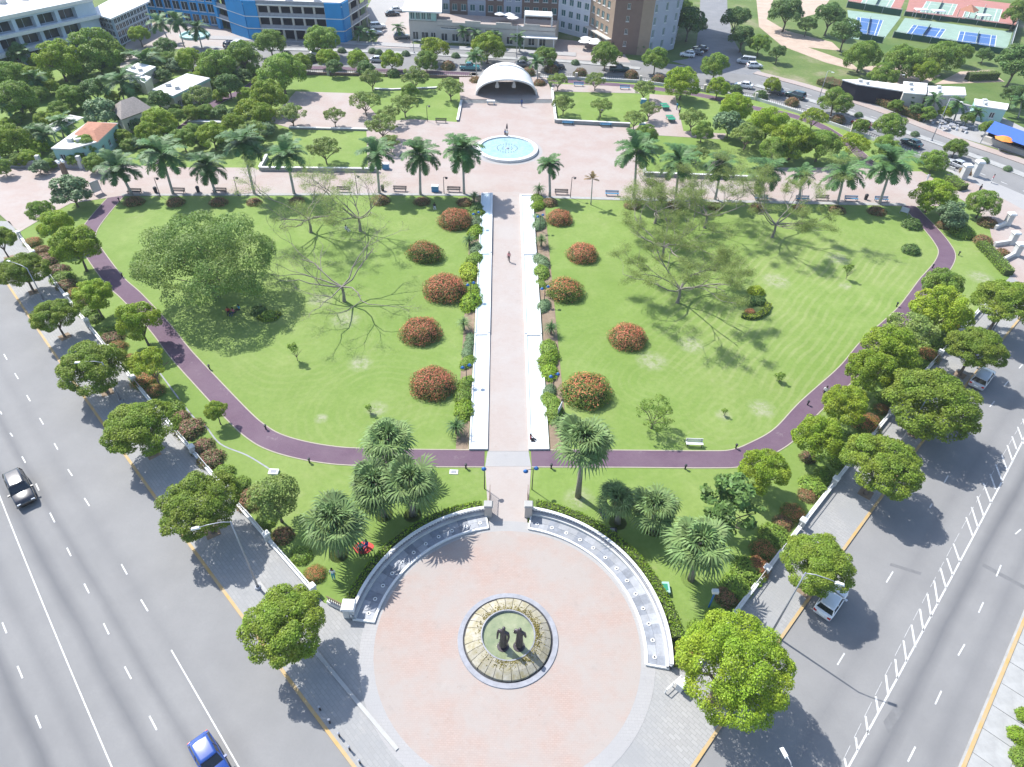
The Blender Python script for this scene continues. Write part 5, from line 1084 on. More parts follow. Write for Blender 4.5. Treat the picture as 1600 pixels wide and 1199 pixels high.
# --- hotel
W_ = px([(676,40),(870,49),(918,62),(953,84),(1012,87),(1052,77),(1062,35),(690,-5)]); t = thing('hotel_building', 'tall brown and grey hotel block behind the terrace building', 'hotel', W_[0]); P = loc_(W_, W_[0]); HT = 27.0
def row(P0, P1, m, w_=1.5, h=1.7, du=3.3, gl='glass_green', u0=1.2, v0=1.3): facade(t, P0, P1, 0, HT, wgrid((P1 - P0).length, HT, w_, h, du, 3.0, u0, v0), m, gl)
n = 7
for i in range(n): row(P[0].lerp(P[1], i / n), P[0].lerp(P[1], (i + 1) / n), ['hotel_grey', 'hotel_brown', 'hotel_grey', 'hotel_brown', 'hotel_grey', 'hotel_brown', 'hotel_brown'][i], du=2.6, u0=0.7)
row(P[1], P[2], 'hotel_white', du=2.7); row(P[2], P[3], 'hotel_tan', du=2.8); row(P[3], P[3].lerp(P[4], 0.7), 'hotel_brown', 0.8, 1.3, 3.5, 'glass_dark', 3.2, 2.0)
facade(t, P[3].lerp(P[4], 0.7), P[4], 0, HT, [], 'hotel_tan'); row(P[4], P[5], 'hotel_grey', 0.9, 1.9, 4.2, 'glass_green', 0.4); row(P[5], P[6], 'hotel_grey')
b = MB(); b.prism([(p.x, p.y) for p in P], HT - 0.3, HT); b.build('roof', 'roof_flat', t); facade(t, P[6], P[7], 0, HT, [], 'hotel_grey'); facade(t, P[7], P[0], 0, HT, [], 'hotel_grey')
d_ = (P[3] - P[2]).normalized(); n_ = Vector((d_.y, -d_.x, 0)) * 1.4; b = MB(); b.prism([P[2], P[2] + n_, P[3] + n_, P[3]], 3.4, 3.65); b.build('entrance_canopy', 'cream_wall', t)
# --- terrace building in front of it
W_ = px([(641,64),(684,66),(866,76),(872,58),(684,46),(648,42)]); t = thing('terrace_building', 'low grey terrace building with rooftop cafe in front of the hotel', 'building', W_[0]); P = loc_(W_, W_[0]); H1 = rise((655, 65), (655, 32))[1]; H2 = rise((760, 70), (760, 38))[1]
facade(t, P[0], P[1], 0, H1, [(0.8, 2.4, .4, 2.4), (3.2, 5.2, .4, 2.4), (5.8, 7.2, .4, 2.4)], 'cream_wall', 'glass_dark'); L = (P[2] - P[1]).length
rc = wgrid(L, 3.0, 1.8, 1.9, 3.0, 9, 1.0, .4) + [(1.0, 5.5, H2 - 1.7, H2 - 1.3), (6.5, 10, H2 - 1.7, H2 - 1.3), (13, 17, H2 - 1.7, H2 - 1.3)]
facade(t, P[1], P[2], 0, H2, rc, 'cream_wall', 'glass_dark'); facade(t, P[2], P[3], 0, H2, [], 'cream_wall'); facade(t, P[5], P[0], 0, H1, [], 'cream_wall')
b = MB(); b.prism([P[1], P[2], P[3], P[4]], H2 - 1.1, H2 - 0.9); b.build('roof_terrace', 'pavers_pink', t)
b = MB(); b.prism([P[0], P[1], P[4], P[5]], H1 - .3, H1 - 0.02); b.build('roof', 'roof_flat', t)
for i, f in enumerate((0.0, 0.24, 0.5, 0.74)):
    a = P[1].lerp(P[2], f); e = P[1].lerp(P[2], f + 0.13); q = MB(); up = Vector((0, 0.3, 0)); q.beam((a.x, a.y + .3, H2 - .02), (e.x, e.y + .3, 0), 0.35, 0.55); q.build('parapet', 'cream_wall', t)
a = P[0].lerp(P[1], .02); e = P[0].lerp(P[1], .98); Z1 = rise((655, 65), (655, 17))[1]
pv = [a, e, e.lerp(P[4], .7), a.lerp(P[5], .7)]
for i in range(4):
    A_, B_ = pv[i], pv[(i + 1) % 4]; ll = (B_ - A_).length; facade(t, A_, B_, H1 - .02, Z1, [(u, u + 1.2, .2, Z1 - H1 - .2) for u in np.arange(.3, ll - 1.4, 1.5)], 'mint_trim', 'glass_green')
c_ = sum(pv, Vector()) / 4; b = MB(); b.prism([c_ + (p - c_) * 1.45 for p in pv], Z1, Z1 + .35); b.build('canopy_roof', 'white', t)
pv = [P[1].lerp(P[2], .74) + Vector((0, 1.2, 0)), P[1].lerp(P[2], .97) + Vector((0, 1.2, 0)), P[1].lerp(P[2], .97) + Vector((0, 6.0, 0)), P[1].lerp(P[2], .74) + Vector((0, 6.0, 0))]
b = MB(); b.prism(pv, H2 + 2.2, H2 + 2.5); b.build('canopy_roof', 'white', t)
for p in pv: b = MB(); b.box((p.x, p.y, H2 - .95), (.3, .3, 3.16)); b.build('column', 'white', t)
a, e = P[1].lerp(P[2], .72), P[1].lerp(P[2], 1.02); b = MB(); b.beam((a.x, a.y - 1.0, 2.7), (e.x, e.y - 1.0, 0), 2.0, .25); b.build('entrance_canopy', 'white', t)
for f in (.74, .86, .99): p = P[1].lerp(P[2], f); b = MB(); b.box((p.x, p.y - 1.8, 0), (.2, .2, 2.7)); b.build('column', 'white', t)
def parasol(label, x, y, z, r, m, h=2.3, group=None):
    q = at(x, y, z); t = thing('parasol', label, 'parasol', (q.x, q.y, z), group=group); b = MB(); b.lathe([(r, h - .35), (r * .5, h - .05), (0, h + .2)], 8); b.build('canopy', m, t); b = MB(); b.tube([(0, 0, 0), (0, 0, h + .2)], .04); b.build('pole', 'metal_grey', t); b = MB(); b.lathe([(0, .12), (.3, .1), (.32, 0)], 10); b.build('base', 'concrete', t)
for i, (x, y) in enumerate([(781,34),(796,35),(801,40)]): parasol('white square parasol on the cafe roof terrace, %s from the left' % ORD[i], x, y, H2 - .9, 1.7, 'white', group='white parasols')
for i, (x, y) in enumerate([(915,72),(930,75),(912,77),(927,79)]): parasol('white parasol on the street cafe below the brown hotel wing, %s of four' % ORD[i], x, y, .1, 1.7, 'white', group='white parasols')
parasol('orange parasol beside the blue awning stall at far right', 1562, 234, .1, 2.0, 'parasol_orange', 2.6)
# --- blue parking garage
W_ = px([(343,44),(392,62),(540,67),(578,40),(560,5),(350,-10)]); t = thing('parking_garage', 'bright blue three storey parking garage with open decks', 'garage', W_[0]); P = loc_(W_, W_[0]); HG = rise((465, 64), (465, 8))[1]; fl = HG / 3
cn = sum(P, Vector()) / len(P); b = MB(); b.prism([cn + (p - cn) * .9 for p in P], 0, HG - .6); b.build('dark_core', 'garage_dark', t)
b = MB(); b.prism([cn + (p - cn) * .97 for p in P], HG - .5, HG - .2); b.build('roof_deck', 'roof_flat', t)
for k in range(1, 4):
    for i in range(3):
        A_, B_ = P[i], P[i + 1]; b = MB(); b.beam((A_.x, A_.y, k * fl - .15), (B_.x, B_.y, 0), .55, .25); b.build('floor_band', 'white', t)
        b = MB(); b.beam((A_.x, A_.y + .1, k * fl + .1), (B_.x, B_.y + .1, 0), .25, .85); b.build('deck_parapet', 'stone_grey', t)
for i, f0, f1 in ((1, 0, .13), (1, .83, 1.0), (0, .0, .1), (0, .45, 1.0), (2, 0, .22)):
    A_, B_ = P[i].lerp(P[i + 1], f0), P[i].lerp(P[i + 1], f1)
    for k in range(3): b = MB(); b.beam((A_.x, A_.y + .05, k * fl + (.1 if k else 0)), (B_.x, B_.y + .05, 0), .8, fl - .25 + (.95 if k == 2 else 0)); b.build('blue_panel', 'garage_blue', t)
for k in range(7): p = P[1].lerp(P[2], .13 + k * .117); b = MB(); b.box((p.x, p.y + .35, 0), (.5, .5, HG)); b.build('column', 'cream_wall', t)
for k in range(3): p = P[2].lerp(P[3], .3 + k * .3); b = MB(); b.box((p.x, p.y + .2, 0), (.5, .5, HG)); b.build('column', 'cream_wall', t)
for k in range(6): p = P[1].lerp(P[2], .1 + k * .15) + Vector((0, 6 + (k % 2) * 5, 0)); b = MB(); b.box((p.x, p.y, HG - .2), (1.6, 1.1, 1.0)); b.build('roof_unit', 'white_weathered', t)
# --- white terraced office and glass pavilion
W_ = px([(-60,128),(168,70),(150,20),(-60,60)]); t = thing('office_building', 'white two storey office with deep terraces at top left', 'office', W_[0]); P = loc_(W_, W_[0]); HO = rise((60, 98), (60, 24))[1]; L = (P[1] - P[0]).length
facade(t, P[0], P[1], 0, HO, [(u, u + 4.3, v, v + 2.4) for u in np.arange(1, L - 5, 5.2) for v in (1.0, HO * .37, HO * .70)], 'office_wall', 'glass_dark', 'office_wall', 1.6); facade(t, P[1], P[2], 0, HO, [], 'office_wall')
b = MB(); b.prism(P, HO - .4, HO - .05); b.build('roof', 'roof_flat', t)
for z, o_ in ((HO * .31, 1.6), (HO * .64, 1.0), (HO - .1, .3)): b = MB(); d = (P[1] - P[0]).normalized(); nn = Vector((d.y, -d.x, 0)) * o_; b.prism([P[0], P[0] + nn, P[1] + nn, P[1]], z - .2, z + .55); b.build('terrace_band', 'white', t)
for f in (.4, .55, .7): p = P[0].lerp(P[3], .4).lerp(P[1].lerp(P[2], .4), f); b = MB(); b.box((p.x, p.y, HO - .06), (1.4, 1.2, 1.1)); b.build('roof_unit', 'white_weathered', t)
W_ = px([(160,62),(190,72),(240,46),(205,34)]); t = thing('glass_pavilion', 'glass walled entrance pavilion with flat white roof at top left', 'pavilion', W_[0]); P = loc_(W_, W_[0]); HP = rise((190, 70), (192, 27))[1]
for i in range(4): L = (P[(i + 1) % 4] - P[i]).length; facade(t, P[i], P[(i + 1) % 4], 0, HP, [(u, u + 1.35, v, v + 1.35) for u in np.arange(.2, L - 1.4, 1.55) for v in np.arange(.3, HP - 1.4, 1.6)], 'office_wall', 'glass_dark', 'white', .1)
cn = sum(P, Vector()) / 4; b = MB(); b.prism([cn + (p - cn) * 1.18 for p in P], HP, HP + .4); b.build('roof', 'white', t)
q = at(305, 57); t = thing('ring_planter', 'round turquoise planter in the driveway circle at top left', 'planter', q); b = MB(); b.lathe([(4.0, 0), (3.9, .6), (3.3, .6), (3.2, .2), (0, .2)], 28); b.build('ring', 'mint_trim', t); b = MB(); b.lathe([(1.2, .2), (1.1, .8), (0, .9)], 16); b.build('centre', 'white', t)
W_ = px([(235,30),(345,42),(345,10),(240,0)]); t = thing('canopy_building', 'dark blue glazed block between pavilion and garage at top left', 'building', W_[0]); P = loc_(W_, W_[0]); L = (P[1] - P[0]).length
facade(t, P[0], P[1], 0, 9, [(u, u + 2.2, v, v + 2.2) for u in np.arange(.5, L - 2.4, 2.8) for v in (.4, 3.4, 6.2)], 'garage_blue', 'glass_dark'); b = MB(); b.prism(P, 8.8, 9.1); b.build('roof', 'roof_flat', t); facade(t, P[1], P[2], 0, 9, [], 'garage_blue')
# --- small houses at left
def house(label, roofpx, z, wallm, roofm, over=0.3, wins=True, trim=None):
    W_ = px(roofpx, z); W_ = W_ if area(W_) > 0 else W_[::-1]; o = W_[0].copy(); o.z = 0; P = loc_(W_, o); t = thing('house', label, 'house', o)
    for i in range(len(P)):
        A_, B_ = P[i], P[(i + 1) % len(P)]; L = (B_ - A_).length; facade(t, A_, B_, 0, z, wgrid(L, z, 1.0, 1.2, 2.6, 9, .8, 1.0) if wins else [], wallm, 'glass_dark')
    cn = sum(P, Vector()) / len(P); b = MB(); b.prism([cn + (p - cn) * (1 + over / 8) for p in P], z, z + .22); b.build('roof', roofm, t)
    for k_ in range(2): q_ = cn + (P[k_] - cn) * .45; b = MB(); b.box((q_.x, q_.y, z + .2), (.9, .7, .6), k_ * .4); b.build('roof_unit', 'white_weathered', t)
    if trim: b = MB(); b.prism([cn + (p - cn) * (1.005 + over / 8) for p in P], z - .3, z + .02); b.build('fascia', trim, t)
    return t, o, P
t, o, P = house('white flat roofed bungalow with orange tiled part near the left forecourt', [(82,233),(112,234),(153,223),(183,195),(138,193)], 3.2, 'mint_trim', 'white_weathered')
q = [Vector((p.x - o.x, p.y - o.y, 0)) for p in px([(116,212),(153,224),(184,195),(138,192)], 3.2)]; cn = sum(q, Vector()) / 4; b = MB(); q = q if area(q) > 0 else q[::-1]; n0 = len(b.v); b.v += [(p.x, p.y, 3.425) for p in q] + [(cn.x * .6 + p.x * .4, cn.y * .6 + p.y * .4, 4.2) for p in q]
for i in range(4): j = (i + 1) % 4; b.f.append((i, j, 4 + j, 4 + i)); b.m.append(0)
b.f.append((4, 5, 6, 7)); b.m.append(0); b.build('tiled_roof', 'roof_tile', t)
t, o, P = house('small house with grey hipped tile roof at upper left', [(176,170),(191,188),(236,171),(216,158)], 3.0, 'cream_wall', 'roof_grey')
cn = sum(P, Vector()) / 4; b = MB(); b.v += [tuple(cn + (p - cn) * 1.08 + Vector((0, 0, 3.23))) for p in P] + [tuple(P[0].lerp(P[1], .5).lerp(cn, .55) + Vector((0, 0, 5.2))), tuple(P[2].lerp(P[3], .5).lerp(cn, .55) + Vector((0, 0, 5.2)))]
for f in ((0, 1, 4), (1, 2, 5, 4), (2, 3, 5), (3, 0, 4, 5)): b.f.append(f); b.m.append(0)
b.build('hipped_roof', 'roof_grey', t)
house('long flat white roofed building with mint fascia at upper left', [(240,141),(271,151),(327,124),(292,117)], 3.4, 'cream_wall', 'roof_flat', trim='mint_trim')
house('tiny white roofed annex behind the coconut palms, upper', [(196,110),(222,118),(243,106),(216,100)], 3, 'cream_wall', 'white'); house('tiny white roofed annex behind the coconut palms, lower', [(210,124),(226,131),(236,122),(222,118)], 2.6, 'cream_wall', 'white', wins=False)
W_ = px([(68,200),(82,209),(130,185),(108,181)], 2.6); o = W_[0].copy(); o.z = 0; P = loc_(W_, o); t = thing('shelter', 'slatted roof shelter behind the orange roofed bungalow', 'shelter', o)
for k in range(12): a, e = P[0].lerp(P[3], k / 11), P[1].lerp(P[2], k / 11); b = MB(); b.beam((a.x, a.y, 2.6 + .001 * k), (e.x, e.y, 0), .55, .1); b.build('roof_slat', 'white_weathered', t)
for p in P: b = MB(); b.box((p.x, p.y, 0), (.16, .16, 2.6)); b.build('post', 'white_weathered', t)
# --- stalls and sheds at right
for lab, rp, z, wm in (('long white roofed open shed across back road, left section', [(1317,126),(1340,133),(1412,144),(1410,134),(1345,126)], 3.6, 'garage_dark'), ('white roofed shed across back road, middle section', [(1412,129),(1412,146),(1446,149),(1448,132)], 4.0, 'cream_wall'), ('white roofed shed across back road, right section', [(1450,136),(1450,150),(1508,150),(1506,138)], 3.4, 'cream_wall')): house(lab, rp, z, wm, 'white', wins=False)
house('small white kiosk with shaded front at far right', [(1523,156),(1524,166),(1572,173),(1575,164)], 3.0, 'mint_trim', 'white'); 
W_ = px([(1541,205),(1620,234),(1632,222),(1552,194)], 2.6); o = W_[0].copy(); o.z = 0; P = loc_(W_, o); t = thing('market_stall', 'stall with long blue awning at far right roadside', 'stall', o); b = MB(); b.v += [tuple(P[i] + Vector((0, 0, z))) for i, z in ((0, 2.5), (1, 2.5), (2, 3.2), (3, 3.2))]; b.f.append((0, 1, 2, 3)); b.m.append(0); b.build('awning', 'awning_blue', t)
for p, h in zip(P, (2.5, 2.5, 3.2, 3.2)): b = MB(); b.box((p.x, p.y, 0), (.12, .12, h)); b.build('post', 'metal_grey', t)
b = MB(); b.beam(P[3], P[2], .3, 2.9); b.build('back_wall', 'garage_dark', t); b = MB(); b.beam(P[3].lerp(P[0], .6), P[2].lerp(P[1], .6), .8, 1.0); b.build('counter', 'cream_wall', t)
# --- tennis courts
sheet('court_surround', [(1324,16),(1408,26),(1376,68),(1330,60)], .04, 'court_green'); sheet('court_surround', [(1414,28),(1582,50),(1572,84),(1394,58)], .04, 'court_green'); sheet('court_surround_red', [(1424,-12),(1600,8),(1586,46),(1414,24)], .045, 'court_red'); sheet('court_surround_red', [(1335,-20),(1420,-14),(1404,22),(1322,10)], .045, 'court_red')
for i, (m, q) in enumerate([('court_blue', [(1339,27),(1380,32),(1370,58),(1338,52)]), ('court_blue', [(1427,39),(1478,46),(1466,63),(1414,56)]), ('court_blue', [(1500,49),(1557,56),(1554,76),(1494,68)]), ('court_green', [(1448,2),(1496,7),(1488,24),(1438,19)]), ('court_green', [(1512,9),(1566,15),(1560,34),(1504,27)]), ('court_green', [(1352,-8),(1400,-3),(1388,18),(1342,12)])]):
    o_ = sheet('tennis_court', q, .07, m); Wc = px(q, .07)
    def ln(a, e): b = MB(); b.beam((a.x, a.y, .072), (e.x, e.y, .072), .16, .012); b.build('court_line', 'white', o_)
    for k in range(4): ln(Wc[k], Wc[(k + 1) % 4])
    for f in (.14, .86): ln(Wc[0].lerp(Wc[1], f), Wc[3].lerp(Wc[2], f))
    for f in (.25, .75): ln(Wc[0].lerp(Wc[3], f), Wc[1].lerp(Wc[2], f))
    ln(Wc[0].lerp(Wc[1], .5).lerp(Wc[3].lerp(Wc[2], .5), .25), Wc[0].lerp(Wc[1], .5).lerp(Wc[3].lerp(Wc[2], .5), .75))
    a, e = Wc[0].lerp(Wc[1], .5), Wc[3].lerp(Wc[2], .5); t = thing('tennis_net', 'tennis net across the %s' % ['partly hidden blue court at left', 'middle blue court', 'right blue court', 'green court behind the middle blue one', 'green court behind the right blue one', 'green court at far top left'][i], 'net', (a + e) / 2); d = (e - a) / 2; b = MB(); b.beam((-d.x, -d.y, 0), (d.x, d.y, 0), .05, .95); b.build('net', 'screen_green', t)
    for s_ in (-1, 1): b = MB(); b.box((d.x * s_, d.y * s_, 0), (.12, .12, 1.05)); b.build('post', 'white', t)
for lab, A_, B_, h in (('dark green court screen along the front of the blue courts', (1394,59), (1574,87), 1.9), ('dark green court screen between blue and red courts', (1412,25), (1584,47), 1.6), ('dark green court screen at the left courts', (1322,12), (1406,26), 2.2), ('court screen in front of the leftmost blue court', (1342,62), (1378,68), 1.9), ('chain fence at the right end of the tennis courts', (1573,86), (1590,30), 3.0)):
    a, e = at(*A_), at(*B_); t = thing('court_fence', lab, 'fence', a); d = e - a; k = max(2, int(d.length / 5))
    for i in range(k): p, q = d * (i / k), d * ((i + 1) / k); b = MB(); b.beam((p.x, p.y, .05), (q.x, q.y, 0), .05, h - .3); b.build('screen_panel', 'screen_green', t); b = MB(); b.beam((p.x, p.y, h - .1), (q.x, q.y, 0), .1, .1); b.build('top_rail', 'white_weathered', t)
    for i in range(k + 1): p = d * (i / k); b = MB(); b.box((p.x, p.y, 0), (.14, .14, h)); b.build('post', 'metal_grey', t)
for i, (x, y) in enumerate([(1440,15),(1467,17),(1538,24)]):
    q = at(x, y, 2.6); t = thing('court_canopy', 'white shade canopy beside the red courts, %s from the left' % ORD[i], 'canopy', (q.x, q.y, .05)); b = MB(); b.box((0, 0, 2.5), (4.0, 2.6, .2), top=.9); b.build('roof', 'white', t)
    for sx in (-1, 1):
        for sy in (-1, 1): b = MB(); b.box((1.7 * sx, 1.0 * sy, 0), (.12, .12, 2.5)); b.build('post', 'metal_grey', t)
q = at(1508, 30); t = thing('pavilion', 'small red tiled roof pavilion between the tennis courts', 'pavilion', q); b = MB(); b.lathe([(3.4, 2.6), (0, 4.3)], 4); b.build('roof', 'roof_tile', t)
for sx in (-1, 1):
    for sy in (-1, 1): b = MB(); b.box((1.9 * sx, 1.9 * sy, 0), (.2, .2, 2.7)); b.build('post', 'cream_wall', t)
# --- gate walls of the right forecourt, left gate column, signs
for lab, x, y, h, L, rz in [('tall white gate pillar at right forecourt, left of the entrance', 1503,280,2.6,0,0),('tall white gate pillar at right forecourt, right of the entrance', 1521,276,2.8,0,0)]:
    q = at(x, y); t = thing('gate_pillar', lab, 'pillar', q); b = MB(); b.box((0, 0, 0), (1.1, 1.1, h)); b.build('shaft', 'white_weathered', t); b = MB(); b.box((0, 0, h), (1.5, 1.5, .35), top=.8); b.build('cap', 'white', t)
for lab, A_, B_ in [('white wing wall with pillar by right forecourt, upper', (1572,352),(1553,360)),('white wing wall with pillar by right forecourt, middle', (1578,382),(1552,386)),('white wing wall with pillar by right forecourt, lower', (1585,400),(1562,412))]:
    a, e = at(*A_), at(*B_); t = thing('wing_wall', lab, 'wall', a); d = e - a; b = MB(); b.beam((0, 0, .05), (d.x, d.y, 0), .4, .8); b.build('wall', 'white_weathered', t); b = MB(); b.box((0, 0, .05), (.9, .9, 2.0)); b.build('pillar', 'white_weathered', t); b = MB(); b.box((0, 0, 2.05), (1.2, 1.2, .25), top=.8); b.build('pillar_cap', 'white', t)
q = at(108, 285); t = thing('lamp_column', 'dark column with four white globe lamps by left forecourt', 'lamp', q); b = MB(); b.box((0, 0, 0), (.8, .8, 3.6), top=.75); b.build('column', 'wood_post', t)
for a in range(4): b = MB(); b.lathe([(0, .56), (.2, .48), (.28, .28), (.2, .08), (0, 0)], 10, (.5 * math.cos(a * 1.57), .5 * math.sin(a * 1.57), 3.5)); b.build('globe', 'lamp_glass', t, smooth=True)
for lab, x, y, w_, h, rz in [('grey framed notice board at left promenade end', 154,304,1.4,2.4,R(60)),('white information board leaning beside the right pool', 874,648,1.3,1.5,R(70)),('small white notice board on right lawn by the path near promenade', 1411,336,1.2,1.4,R(-40))]:
    q = at(x, y); t = thing('notice_board', lab, 'board', q, rz); b = MB(); b.box((0, 0, .5), (w_, .06, h - .5)); b.build('panel', 'hotel_white', t)
    for s_ in (-1, 1): b = MB(); b.box((s_ * (w_ / 2 + .04), 0, 0), (.08, .08, h)); b.build('post', 'metal_grey', t)
# ------------------------------------------------------------------ vehicles
def rr_ring(x, hw_, z0, z1, r=.12):
    P = []; 
    for (cy, cz, a0) in ((hw_ - r, z1 - r, 0), (-(hw_ - r), z1 - r, 90), (-(hw_ - r), z0 + r, 180), (hw_ - r, z0 + r, 270)):
        for k in range(3): a = R(a0 + 45 * k); P.append((x, cy + r * math.cos(a), cz + r * math.sin(a)))
    return P
CARM = {}
def car_parts(style, paint):
    if (style, paint) in CARM: return CARM[(style, paint)]
    L, W_, H_, hood, trunk, ws0, ws1, rs0, rs1 = dict(suv=(4.7, 1.86, 1.72, 1.06, 1.10, 1.05, 0.35, -1.95, -2.15), sedan=(4.5, 1.76, 1.45, .92, .98, .95, .15, -1.15, -1.75), hatch=(4.0, 1.72, 1.5, .95, 1.02, .95, .25, -1.45, -1.8), van=(4.8, 1.85, 1.95, 1.1, 1.2, 1.6, 1.0, -2.1, -2.25), pickup=(5.2, 1.85, 1.75, 1.08, 1.05, 1.0, .3, -.9, -1.0))[style]
    p = []; h = W_ / 2; b = MB()
    st = [(-L / 2, .80, .42, trunk - .10), (-L / 2 + .12, .95, .30, trunk), (-L / 2 + .6, 1.0, .26, trunk + .01), (-.6, 1.0, .26, trunk), (ws0, .99, .26, hood + .04), (L / 2 - .5, .97, .26, hood - .06), (L / 2 - .12, .90, .30, hood - .18), (L / 2, .76, .40, hood - .34)]
    b.loft([rr_ring(x, h * k, z0, z1, .14) for x, k, z0, z1 in st]); p.append(('body', b.mesh('body', 'paint_' + paint, True), None))
    belt = min(hood, trunk) - .03; b = MB()
    def cr(x0, x1, hw_, z): return [(x0, -hw_, z), (x0 * .5 + x1 * .5, -hw_ * 1.02, z), (x1, -hw_ * .96, z), (x1 + .02, 0, z), (x1, hw_ * .96, z), (x0 * .5 + x1 * .5, hw_ * 1.02, z), (x0, hw_, z), (x0 - .02, 0, z)]
    b.loft([cr(rs1, ws0, h * .93, belt), cr(rs0, ws1, h * .74, H_ - .05)]); p.append(('windows', b.mesh('windows', 'car_glass'), None))
    b = MB(); b.loft([cr(rs0 - .05, ws1 + .06, h * .76, H_ - .06), cr(rs0, ws1, h * .73, H_ - .005), cr(rs0 + .2, ws1 - .2, h * .55, H_ + .02)]); p.append(('roof', b.mesh('roof', 'paint_' + paint, True), None))
    for s_ in (-1, 1):
        b = MB()
        for xa, xb in ((ws0, ws1), (rs1, rs0), ((ws0 + rs1) / 2, (ws1 + rs0) / 2)): b.tube([(xa, s_ * h * .93, belt), (xb, s_ * h * .75, H_ - .06)], .05, 5)
        p.append(('pillar', b.mesh('pillar', 'paint_' + paint), None))
        b = MB(); b.box((ws0 - .25, s_ * (h + .09), belt - .02), (.16, .2, .14)); p.append(('mirror', b.mesh('mirror', 'paint_' + paint), None))
        b = MB(); b.box((L / 2 - .14, s_ * h * .66, hood - .36), (.24, .36, .14), top=.85); p.append(('headlight', b.mesh('headlight', 'headlight'), None))
        b = MB(); b.box((-L / 2 + .06, s_ * h * .74, trunk - .34), (.16, .28, .22)); p.append(('taillight', b.mesh('taillight', 'taillight'), None))
        for x in (L * .30, -L * .29):
            b = MB(); prof = [(.18, -.1), (.31, -.1), (.33, -.06), (.33, .06), (.31, .1), (.18, .1)]; k0 = 16
            for j in range(k0 + 1):
                a = 6.283 * j / k0
                for r_, y_ in prof: b.v.append((x + r_ * math.cos(a), s_ * (h - .1) + y_, .33 + r_ * math.sin(a)))
            for j in range(k0):
                for i in range(5): a = j * 6 + i; b.f.append((a, a + 1, a + 7, a + 6)); b.m.append(0)
            ty = b.mesh('tyre', 'tyre', True); b = MB(); b.tube([(x, s_ * (h - .2), .33), (x, s_ * (h - .02), .33)], .2, 12); p.append(('wheel', ty, ('rim', b.mesh('rim', 'rim'))))
    b = MB(); b.box((L / 2 - .03, 0, .36), (.1, h * 1.1, .2)); p.append(('grille', b.mesh('grille', 'tyre'), None))
    b = MB(); b.box((-L / 2 - .005, 0, .62), (.04, .5, .14)); p.append(('number_plate', b.mesh('number_plate', 'lamp_glass'), None))
    if style == 'pickup': b = MB(); b.box((-1.75, 0, trunk - .05), (1.5, h * 1.5, .06)); p.append(('cargo_bed', b.mesh('cargo_bed', 'tyre'), None))
    CARM[(style, paint)] = p; return p
def car(label, x, y, heading, style, paint, name='car', cat='car', z=.03, group=None):
    q = at(x, y, .5); t = thing(name, label, cat, (q.x, q.y, z), heading, group)
    for nm, me, sub in car_parts(style, paint):
        o = obj(nm, me, t)
        if sub: obj(sub[0], sub[1], o)
def head(rear, front): a, e = at(*rear), at(*front); return math.atan2(e.y - a.y, e.x - a.x)
car('black sport utility car driving down the left road', 33, 766, head((24, 745), (46, 792)), 'suv', 'black')
car('blue car at the bottom edge of the left road', 329, 1188, head((315, 1155), (347, 1212)), 'hatch', 'blue')
car('white hatchback parked by right kerb under a street tree', 1298, 940, head((1284, 960), (1320, 908)), 'hatch', 'white')
car('silver white car parked farther up the right kerb', 1534, 592, head((1523, 606), (1549, 572)), 'suv', 'silver')
hn = lambda x0, x1: head((x0, np.interp(x0, [p[0] for p in near], [p[1] for p in near])), (x1, np.interp(x1, [p[0] for p in near], [p[1] for p in near])))
for lab, x, y, hd, st, pa in [
    ('dark green pickup truck on the back road near the hotel', 968,109,hn(940,1000),'pickup','green'), ('white sedan on near lane of back road by the junction', 1162,134,hn(1180,1140),'sedan','white'), ('white sedan behind the hedge on back road right of stage', 1058,117,hn(1080,1040),'sedan','white'),
    ('dark sport utility car on back road beside the maroon hedge', 1243,150,hn(1260,1220),'suv','green'), ('red sedan on back road at right', 1346,194,hn(1360,1330),'sedan','red'), ('dark green car on back road at right near lamp pole', 1424,224,hn(1440,1400),'sedan','green'),
    ('silver car partly hidden by tree on back road at right', 1494,257,hn(1500,1480),'sedan','silver'), ('teal pickup truck on back road left of the stage', 734,106,hn(720,750),'pickup','teal'), ('dark car on back road just right of the stage roof', 868,105,hn(850,890),'suv','black'), ('grey car on back road behind the stage roof', 818,101,hn(800,840),'sedan','grey'),
    ('white car on back road far left near the garage', 498,84,hn(480,510),'sedan','white'), ('silver car on near lane of back road left of stage', 592,94,hn(580,610),'sedan','silver'), ('grey car in back road traffic at right junction', 1212,143,hn(1220,1200),'sedan','grey'), ('dark car parked near the far left garden', 215,140,.6,'sedan','grey')]: car(lab, x, y, hd, st, pa)
for lab, x, y, hd, st, pa in [('white hatchback parked at the corner of the hotel street', 1074,86,2.9,'hatch','white'), ('dark car parked behind white hatchback at hotel corner', 1086,82,2.7,'sedan','grey'), ('black car parked deepest in the row at hotel corner', 1094,77,2.6,'sedan','black'), ('silver van waiting at the junction near the park', 1166,97,2.8,'van','silver'), ('white hatchback beside silver van at the junction', 1179,103,.1,'hatch','white'),
    ('dark car in the car park between garage and hotel', 613,22,.3,'sedan','black'), ('white car in the car park between garage and hotel, upper', 621,16,.3,'sedan','white'), ('white car beside the driveway gate near the garage', 590,42,.4,'suv','white'), ('silver car beside the driveway near the garage, lower', 585,52,.4,'sedan','silver'), ('dark car under palms right of the driveway gate', 628,58,.2,'suv','grey'), ('white minibus in the driveway at upper left', 372,72,1.4,'van','white'), ('dark car beside the minibus at upper left', 360,71,1.4,'suv','black')]: car(lab, x, y, hd, st, pa, group=None)
